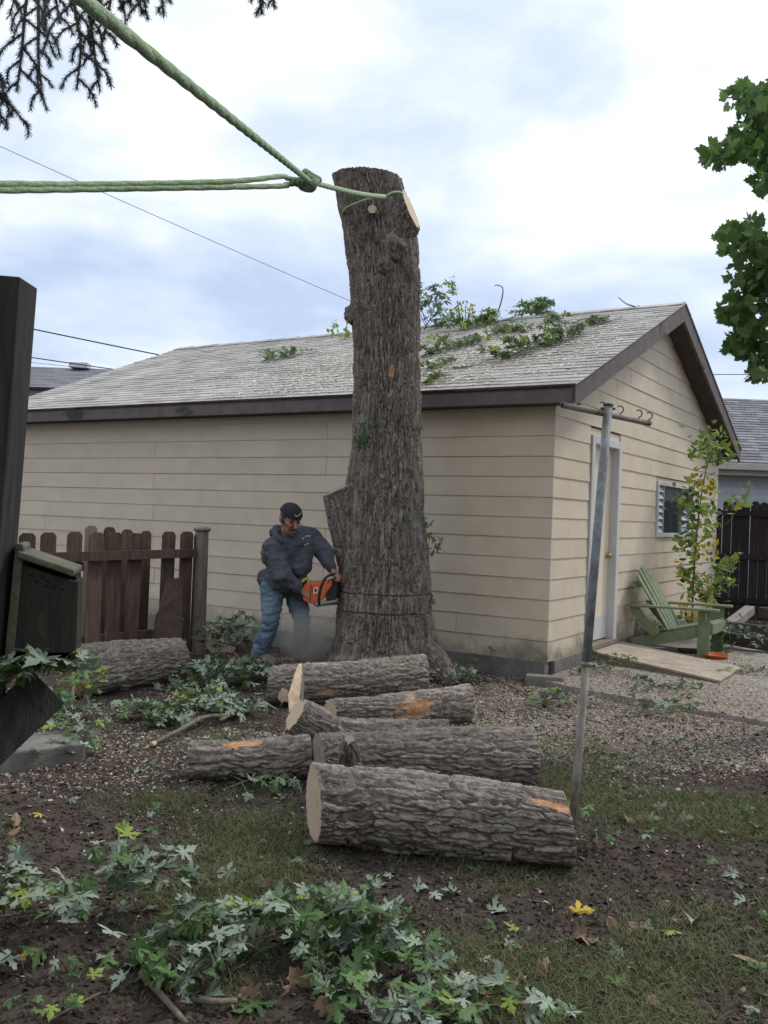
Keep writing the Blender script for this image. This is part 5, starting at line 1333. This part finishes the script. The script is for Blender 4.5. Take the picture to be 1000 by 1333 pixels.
for i in range(11):
    b = at(592 + i * 2.2, 428, 13.8); e = at(580 + i * 4.4 + random.uniform(-3, 3), 385 + abs(i - 5) * 3 + random.uniform(0, 10), 13.9)
    m = (b + e) / 2 + (0, 0, .03)
    t = spline([b, m, e], 7); MB().tube(t, np.linspace(.010, .004, 7), 5).build('stalk', M['stem_green'] if i % 2 else M['twig'], yw, smooth=True)
    for j in range(7):
        p = t[random.randint(1, 6)] + np.array([random.gauss(0, .04), random.gauss(0, .04), 0]); put_leaf(yw, pick((('oval_yellow', 1), ('oval', 2))), p, .07, random.uniform(0, 6.28), random.gauss(0, .7), random.gauss(0, .7))
for lab, pts_ in (('thin bare twig arching up from the ridge branch', [roofp(645, 416), at(652, 395, 13.4), at(655, 376, 13.4), at(648, 371, 13.4), at(644, 372, 13.4)]),
                  ('thin bare twig poking up near the gable peak', [roofp(826, 402), at(815, 395, 13), at(805, 387, 13)]),
                  ('dark curved twig on the roof below the gable peak', [roofp(745, 424), roofp(760, 418), roofp(790, 416)]),
                  ('small dark stick lying in the roof sawdust', [roofp(590, 482), roofp(603, 482), roofp(614, 480)])):
    t = spline(pts_, 12); tag(MB().tube(t, np.linspace(.012, .006, 12), 6).build('fallen_twig', M['twig'], smooth=True), lab, 'twig', 'bare twigs on the roof')
for i, (px, py) in enumerate(((432, 432), (449, 434))):
    s_ = thing('ridge_sprig', ('slender green sprig on the ridge left of the trunk, farther from it', 'slender green sprig on the ridge left of the trunk, nearer to it')[i], 'sprig', at(px, 440, 14.2))
    t = spline([at(px, 441, 14.2), at(px + 1, 431, 14.2), at(px + 3, 420, 14.2)], 6); MB().tube(t, .007, 5).build('stalk', M['stem_green'], s_, smooth=True)
    for j in range(12): put_leaf(s_, pick((('oval', 1), ('lime', 1))), t[random.randint(1, 5)] + np.array([random.gauss(0, .05), random.gauss(0, .05), random.gauss(0, .03)]), .08, random.uniform(0, 6.28), random.gauss(0, .8), random.gauss(0, .8))

# leaves stuck on and sprouting from the trunk -------------------------
for (px, py, n, s_, kk) in ((478, 568, 9, .09, 'silver'), (470, 580, 6, .085, 'green'), (489, 556, 3, .07, 'silver'), (502, 622, 2, .05, 'silver'), (530, 686, 3, .08, 'silver'), (512, 694, 1, .06, 'silver'),
                            (557, 678, 4, .07, 'green'), (559, 706, 7, .08, 'green'), (559, 778, 5, .07, 'green'), (459, 734, 3, .075, 'silver'), (548, 388, 4, .07, 'green'), (548, 565, 3, .05, 'green')):
    for i in range(n):
        p = at(px + random.gauss(0, 5), py + random.gauss(0, 6), YT); cx0 = np.interp(py, [q[0] for q in prof][::-1], [(q[1] + q[2]) / 2 for q in prof][::-1]); rr = np.interp(py, [q[0] for q in prof][::-1], [(q[2] - q[1]) / 2 for q in prof][::-1])
        q_ = min(abs((px - cx0) / rr), .98); p[1] -= rr * YT / FPX * math.sqrt(1 - q_ * q_) + .025
        put_leaf(tk, kk, p, s_, random.uniform(0, 6.28), random.gauss(1.2, .5), random.gauss(0, .6))

# sapling by the window ------------------------------------------------
sap = thing('sapling', 'slender yellow-green sapling growing in front of the garage window', 'sapling', gar(-.55, 4.05, 0))
Ys = 12.3
sp_ = spline([at(900, 832, Ys), at(902, 780, Ys), at(905, 720, Ys), at(911, 660, Ys), at(919, 612, Ys), at(924, 578, Ys)], 30)
sp_[0][2] = 0
MB().tube(sp_, np.linspace(.016, .005, 30), 7).build('stem', M['twig'], sap, smooth=True)
def side(pts_, r=.006):
    t = spline(pts_, 10); MB().tube(t, np.linspace(r, r * .4, 10), 5).build('twig', M['stem_green'], sap, smooth=True); return t
sides = [side([at(906, 768, Ys), at(925, 752, Ys - .1), at(945, 768, Ys - .2)]), side([at(935, 690, Ys + .2), at(955, 672, Ys), at(975, 636, Ys)], .004), side([at(912, 655, Ys), at(935, 676, Ys), at(952, 660, Ys)], .004),
         side([at(904, 735, Ys), at(885, 735, Ys - .2), at(880, 745, Ys - .25)]), side([at(908, 700, Ys), at(890, 690, Ys - .2), at(884, 700, Ys - .25)]), side([at(914, 640, Ys), at(902, 632, Ys - .2), at(895, 645, Ys - .2)]), side([at(935, 745, Ys), at(945, 735, Ys), at(958, 728, Ys)], .004)]
def sleaf(px, py, sd, s_, kinds):
    put_leaf(sap, pick(kinds), at(px + random.gauss(0, sd), py + random.gauss(0, sd), Ys + random.gauss(0, .15)), s_ * random.uniform(.7, 1.2), random.uniform(0, 6.28), random.gauss(.6, .6), random.gauss(0, .6))
KS = (('oval', 1.6), ('oval_green', .9), ('lime', .35))
KY = (('oval', 1), ('oval_yellow', .9), ('oval_green', .4))
for (px, py, sd, n, s_, kk) in ((924, 575, 11, 42, .085, KS), (925, 592, 13, 26, .12, KS), (908, 590, 6, 10, .11, KS), (940, 592, 7, 10, .12, KS), (912, 630, 9, 18, .10, KY), (926, 640, 7, 12, .11, (('oval_yellow', 1), ('oval', .6))), (900, 645, 9, 22, .12, KS), (893, 662, 7, 18, .12, KS),
                                (915, 665, 10, 22, .11, KS), (905, 690, 10, 24, .11, KS), (925, 690, 8, 12, .10, KS), (895, 715, 10, 22, .10, KS), (922, 718, 8, 14, .10, KY), (890, 745, 9, 24, .10, KY), (905, 760, 10, 26, .11, KS), (925, 765, 10, 26, .11, KS),
                                (938, 742, 8, 14, .12, KS), (948, 733, 6, 10, .11, KS), (948, 760, 6, 8, .09, KS), (958, 725, 3, 4, .08, KS), (920, 780, 9, 18, .11, KY), (895, 800, 8, 14, .10, (('oval_yellow', 1.4), ('oval_green', .6))), (905, 812, 8, 12, .10, KY), (925, 790, 4, 4, .09, (('oval_yellow', 1),)),
                                (962, 655, 6, 8, .12, KS), (953, 664, 3, 2, .11, (('oval_yellow', 1),)), (976, 636, 4, 8, .06, KS), (945, 655, 4, 4, .09, KS)):
    for i in range(int(n * 1.8)): sleaf(px, py, sd, s_, kk)

# big maple at the right edge ------------------------------------------
mt = thing('maple_tree', 'broad-leaved green maple overhanging at the right edge', 'tree', at(1120, 700, 7.2) * np.array([1, 1, 0]))
tb = at(1120, 700, 7.2); tb[2] = 0
tpth = [tb, tb + (.05, 0, 2), tb + (.0, .1, 4), tb + (-.05, 0, 6)]
bark_object('trunk', barktube(tpth, [.22, .17, .15, .09], 80, .03, 71, depth=.012), M['bark_trunk'], mt)
def limb(pts_, r0): 
    t = spline(pts_, 14); MB().tube(t, np.linspace(r0, r0 * .25, 14), 7).build('limb', M['twig'], mt, smooth=True); return t
limb([tb + (0, 0, 3.6), at(1060, 150, 7.1), at(1000, 165, 7.0), at(930, 212, 6.9)], .05); limb([tb + (0, 0, 3.8), at(1060, 110, 7.1), at(1000, 130, 7.0), at(955, 128, 6.9)], .04)
limb([tb + (0, 0, 2.9), at(1060, 330, 7.1), at(1010, 330, 7.0), at(955, 320, 6.9)], .05); limb([tb + (0, 0, 2.7), at(1060, 400, 7.1), at(1010, 400, 7.0), at(955, 410, 6.9)], .045); limb([tb + (0, 0, 2.4), at(1060, 440, 7.1), at(1015, 450, 7.0), at(975, 480, 6.9)], .04)
blobs = [(962, 130, 20, 16, 40), (985, 150, 18, 28, 60), (940, 205, 24, 14, 55), (970, 190, 22, 18, 55), (990, 205, 14, 22, 40), (995, 240, 10, 14, 26), (1010, 160, 20, 50, 60),
         (955, 315, 18, 18, 50), (985, 310, 20, 22, 60), (975, 360, 24, 22, 65), (995, 380, 18, 30, 60), (960, 408, 20, 16, 50), (980, 440, 22, 22, 60), (965, 455, 14, 14, 32), (995, 470, 14, 18, 40), (985, 490, 12, 8, 18), (1015, 400, 20, 70, 80), (1040, 250, 30, 120, 90)]
cnt = 0; extra = MB()
for (px, py, sx, sy, n) in blobs:
    for i in range(int(n * 1.1)):
        a, q = random.uniform(0, 6.28), math.sqrt(random.random())
        p = at(px + math.cos(a) * sx * q * 1.22, py + math.sin(a) * sy * q * 1.22, 7.0 + random.gauss(0, .22))
        s_ = .088 * random.uniform(.7, 1.2)
        if cnt < 300 and px < 1005 and i % 3 == 0 or cnt < 300 and px < 975:
            put_leaf(mt, 'dark', p, s_, random.uniform(0, 6.28), random.gauss(.9, .6), random.gauss(0, .6)); cnt += 1
        else:
            me = ML['dark'][i % 5]; Rm_ = Euler((random.gauss(.9, .6), random.gauss(0, .6), random.uniform(0, 6.28))).to_matrix() * s_
            extra.add([np.array(Rm_ @ v.co) + p for v in me.vertices], [tuple(f.vertices) for f in me.polygons])
extra.build('leaves', M['leaf_dark'], mt, recalc=False)['kind'] = 'stuff'

# spruce boughs hanging in at the top left ------------------------------
sprt = thing('spruce_tree', 'dark spruce boughs hanging into the sky at top left', 'tree', (-2.6, 3.6, 0))
tb = np.array([-2.6, 3.4, 0])
def frond(pts_, Y, nside, L, dens=1.0):
    p = spline([at(a, b, Y) for a, b in pts_], 26)
    st = MB(); st.tube(p, np.linspace(.007, .003, 26), 5); nd = MB()
    twigs = [p]
    for i in range(nside):
        k = int((i + .5) / nside * 25); b = p[k]; sgn = 1 if i % 2 else -1
        l = L * random.uniform(.5, 1.1) * (1.1 - .5 * k / 25)
        e = b + np.array([sgn * l * random.uniform(.25, .7), random.uniform(-.3, .3) * l, -l * random.uniform(.6, 1)])
        t = spline([b, (b + e) / 2 + (sgn * l * .12, 0, .03 * l), e], 9); twigs.append(t); st.tube(t, np.linspace(.004, .002, 9), 4)
    so = st.build('bough', M['twig'], sprt, smooth=True)
    for t in twigs:
        ln = np.linalg.norm(np.diff(t, axis=0), axis=1).sum(); n = int(ln / .00045 * dens)
        for j in range(n):
            f = random.random() * (len(t) - 1.001); k = int(f); c = t[k] + (t[k + 1] - t[k]) * (f - k); d = t[k + 1] - t[k]; d /= np.linalg.norm(d)
            a = np.array([random.gauss(0, 1) for _ in range(3)]); a -= d * (a @ d); a /= np.linalg.norm(a)
            q = (a * .9 + d * .75); q /= np.linalg.norm(q); w = np.cross(q, a + d * .3); w /= np.linalg.norm(w)
            nl = random.uniform(.013, .022)
            nd.add([c - w * .0012, c + w * .0012, c + q * nl + w * .0005, c + q * nl - w * .0005], [(0, 1, 2, 3)])
    no = nd.build('needles', M['needles'], so, recalc=False); no['kind'] = 'stuff'
frond([(40, -40), (32, 20), (28, 70), (22, 118)], 3.3, 9, .20); frond([(48, -40), (50, 25), (50, 75), (55, 128)], 3.3, 9, .16)
frond([(20, -60), (18, -20), (22, 10)], 3.4, 4, .10)
frond([(95, -40), (98, 15), (105, 60), (100, 115)], 3.2, 10, .18); frond([(120, -40), (118, 20), (122, 60), (130, 118)], 3.2, 9, .14); frond([(150, -40), (142, 10), (135, 50)], 3.2, 6, .16)
frond([(75, -50), (72, -10), (78, 30)], 3.3, 6, .14)
frond([(178, -50), (180, -10), (185, 18)], 3.1, 6, .10); frond([(205, -50), (210, -10), (213, 20)], 3.1, 3, .06); frond([(165, -50), (168, -15), (170, 8)], 3.1, 3, .07)
frond([(335, -50), (337, -15), (341, 18)], 3.1, 5, .06); frond([(352, -50), (354, -15), (357, 8)], 3.1, 3, .05)
frond([(-30, 60), (-10, 110), (8, 130), (36, 164)], 3.3, 8, .14); frond([(-20, 80), (-5, 120), (2, 160)], 3.3, 6, .10)
st = MB(); st.tube(spline([tb + (0, 0, 4.2), at(-60, -90, 3.4), at(120, -70, 3.2), at(360, -60, 3.1)], 20), np.linspace(.04, .012, 20), 7); st.build('limb', M['twig'], sprt, smooth=True)
st = MB(); st.tube(spline([tb + (0, 0, 3.7), at(-90, 20, 3.4), at(-30, 60, 3.3)], 10), np.linspace(.03, .008, 10), 7); st.build('limb', M['twig'], sprt, smooth=True)
st = MB(); st.tube([tb, tb + (0, 0, 2.5), tb + (0, 0, 5.2)], [.16, .13, .09], 12); st.build('trunk', M['bark_trunk'], sprt, smooth=True)

# ------------------------------------------------------------------ loose leaves
def loose(kind, px, py, size, label, group, cat='leaf', flat=.35, name='fallen_leaf'):
    p = on_ground(px, py, .016); o = put_leaf(None, kind, p, size, random.uniform(0, 6.28), random.gauss(0, flat), random.gauss(0, flat), name)
    return tag(o, label, cat, group)
KINDTXT = {'silver': 'pale silver-backed maple leaf', 'green': 'dark green maple leaf', 'lime': 'lime green maple leaf', 'yellow': 'small yellow maple leaf', 'brown': 'dry brown curled leaf'}
def zone(n, x0, x1, y0, y1, kinds, size, where):
    for i in range(n):
        py = y0 + (y1 - y0) * random.random(); px = random.uniform(x0, x1); k = pick(kinds)
        loose(k, px, py, size * random.uniform(.6, 1.1), KINDTXT[k] + ' lying loose ' + where, 'loose %ss %s' % (KINDTXT[k][:-4] + 'leave', where))
KG = (('silver', 1.3), ('green', .8), ('lime', .1))
zone(22, 0, 400, 1040, 1160, KG, .085, 'on soil left of the front log'); zone(30, 130, 520, 1180, 1325, KG, .09, 'round the centre foreground heap'); zone(26, 520, 760, 1130, 1325, KG, .085, 'on grass below the front log')
zone(20, 760, 1000, 960, 1120, KG, .085, 'on grass right of the pole'); zone(24, 760, 1000, 1120, 1325, KG, .08, 'in the lower right grass'); zone(30, 700, 1000, 890, 980, KG, .08, 'on chips along the path edge')
zone(45, 160, 370, 860, 985, KG, .075, 'in the litter left of the logs'); zone(26, 600, 760, 870, 950, KG, .07, 'on chips right of the logs'); zone(14, 230, 400, 1005, 1040, KG, .085, 'in front of the torn dark log'); zone(16, 0, 240, 880, 1000, KG, .075, 'near the concrete slab')
zone(16, 370, 760, 1095, 1180, (('silver', 1), ('green', 1), ('lime', .5)), .07, 'right under the front log'); zone(20, 780, 1000, 850, 900, KG, .07, 'on the path by the ramp')
for px, py, s_ in ((748, 1187, .09), (25, 1245, .06), (55, 1060, .06), (825, 1070, .10), (530, 1218, .07)): loose('yellow' if px != 825 else 'brown', px, py, s_, 'small yellow maple leaf lying on the ground' if px != 825 else 'pale tan dry leaf on grass right of the pole', 'loose yellow leaves on the ground' if px != 825 else None)
for px, py, s_ in ((748, 1219, .085), (802, 1211, .09), (835, 1214, .08), (770, 1232, .08), (838, 1254, .10), (848, 1292, .10), (985, 1249, .11), (928, 1113, .12), (935, 1121, .10), (272, 1158, .08), (576, 1255, .07), (658, 1256, .075), (650, 1278, .10), (690, 1313, .12), (620, 1300, .09), (305, 1262, .10),
                   (403, 1224, .10), (417, 1235, .09), (398, 1288, .10), (470, 1275, .09), (492, 1270, .08), (310, 1295, .09), (370, 1325, .11), (425, 1322, .10), (455, 1246, .09), (500, 1205, .08), (508, 1290, .10), (850, 1080, .06), (20, 1075, .10), (10, 1085, .08), (875, 1195, .06), (560, 1318, .10), (205, 1232, .06), (600, 1232, .07), (708, 1270, .08)):
    wh = 'in the lower right grass' if px > 600 and py > 1130 else ('on the ground right of the pole' if px > 700 else ('in the centre foreground heap' if py > 1150 else 'near the left edge')); loose('brown', px, py, s_ * .9, 'dry brown curled leaf lying ' + wh, 'dry brown leaves ' + wh, flat=.45)

# ------------------------------------------------------------------ chips, clods, grass
mb = MB(); nr_ = UPV - SL * DR; nr_ = nr_ / np.linalg.norm(nr_); tns = 0
while tns < 14000:
    u_, v_ = random.gauss(2.3, 1.3), random.gauss(1.2, 1.0)
    if not (-.2 < u_ < 6.5 and -.2 < v_ < 3.6): continue
    c = gar(u_, v_, zt(v_) + .012); a = np.random.default_rng(tns).normal(size=(2, 3)) * random.uniform(.006, .016); a -= np.outer(a @ nr_, nr_) * .8
    mb.add([c + a[0], c + a[1], c - a[0] * .8, c - a[1] * .8], [(0, 1, 2, 3)]); tns += 1
rs_ = mb.build('roof_sawdust', material('pale_sawdust', (.62, .56, .44), (.74, .69, .58), 30, bump=0), recalc=False); tag(rs_, kind='stuff')
def on_path(x, y):
    D_ = np.stack([x, y, x * 0], 1) - GC; u, v = D_ @ DL, D_ @ DR; ins = np.zeros(len(x), bool); pl_ = PATH_POLY
    for (a, b), (c, d) in zip(pl_, pl_[1:] + pl_[:1]): ins ^= ((b > v) != (d > v)) & (u < (c - a) * (v - b) / (d - b + 1e-12) + a)
    return ins
def chips_object(name, n, fn, xr, yr, smin, smax, mat, flat=True, thick=.3):
    q = scatter(n, fn, xr, yr); x, y = q[:, 0], q[:, 1]; z = gz_full(x, y)
    z = np.where(on_path(x, y), .055, z)
    k = len(x); s = rng.uniform(smin, smax, k) * (.55 + .8 * rng.random(k)); a = rng.uniform(0, 6.28, k); asp = rng.uniform(.35, .9, k)
    tl = rng.normal(0, .35, (k, 2)); ca, sa = np.cos(a), np.sin(a)
    V = np.zeros((k, 5, 3))
    for j, (u_, v_) in enumerate(((-1, -1), (1, -1), (1, 1), (-1, 1))):
        jx = rng.uniform(.6, 1.1, k); dx = u_ * s * jx; dy = v_ * s * asp * jx
        V[:, j, 0] = x + dx * ca - dy * sa; V[:, j, 1] = y + dx * sa + dy * ca; V[:, j, 2] = z + .003 + dx * tl[:, 0] + dy * tl[:, 1]
    V[:, 4, 0] = x + rng.normal(0, .15, k) * s; V[:, 4, 1] = y + rng.normal(0, .15, k) * s; V[:, 4, 2] = z + s * thick + .003
    i = np.arange(k)[:, None] * 5
    F = np.concatenate([i + np.array(t) for t in ((0, 1, 4), (1, 2, 4), (2, 3, 4), (3, 0, 4))], 1).reshape(-1, 3)
    o = mk(name, V.reshape(-1, 3), F.tolist(), mat, origin=(0, 5, 0)); fattr(o.data, 'tone', np.repeat(rng.random(k), 4)); o['kind'] = 'stuff'; return o
chips_object('wood_chips', 62000, lambda x, y: np.clip(mask_chip(x, y) ** 1.2 + .03, 0, 1), (-3.6, 5.4), (3.0, 11.5), .004, .011, M['chip'])
chips_object('soil_clods', 26000, lambda x, y: np.clip(1 - mask_grass(x, y) * .7, .1, 1) * np.clip(3.6 / y, 0, 1) ** 2, (-2.6, 3.0), (2.5, 7.5), .005, .015, M['clod'], thick=.7)
q = scatter(62000, lambda x, y: np.clip(mask_grass(x, y) ** 1.1 * 1.0 + .025, 0, 1) * np.clip(4.2 / y, .2, 1), (-2.4, 3.2), (2.6, 6.8))
x, y = q[:, 0], q[:, 1]; k = len(x); z = gz_full(x, y) - .003
a = rng.uniform(0, 6.28, k); h = rng.uniform(.010, .036, k) * (.7 + .8 * mask_grass(x, y)); ln = rng.uniform(.3, 1.9, k) * h; w = rng.uniform(.0010, .0022, k)
dx, dy = np.cos(a), np.sin(a)
V = np.zeros((k, 5, 3))
for j, (f, ww) in enumerate(((0, 1), (0, -1), (.5, .8), (.5, -.8), (1, 0))):
    V[:, j, 0] = x + dx * ln * f ** 1.6 - dy * w * ww; V[:, j, 1] = y + dy * ln * f ** 1.6 + dx * w * ww; V[:, j, 2] = z + h * f * (1.25 - .45 * f)
i = np.arange(k)[:, None] * 5
F = np.concatenate([i + np.array((0, 1, 2)), i + np.array((1, 3, 2)), i + np.array((2, 3, 4))], 1).reshape(-1, 3)
go = mk('grass', V.reshape(-1, 3), F.tolist(), M['grass'], origin=(0, 4, 0)); go['kind'] = 'stuff'
fattr(go.data, 'tone', np.repeat(rng.random(k), 3)); fattr(go.data, 'dry', np.repeat((rng.random(k) < .32) * rng.uniform(.5, 1, k), 3))
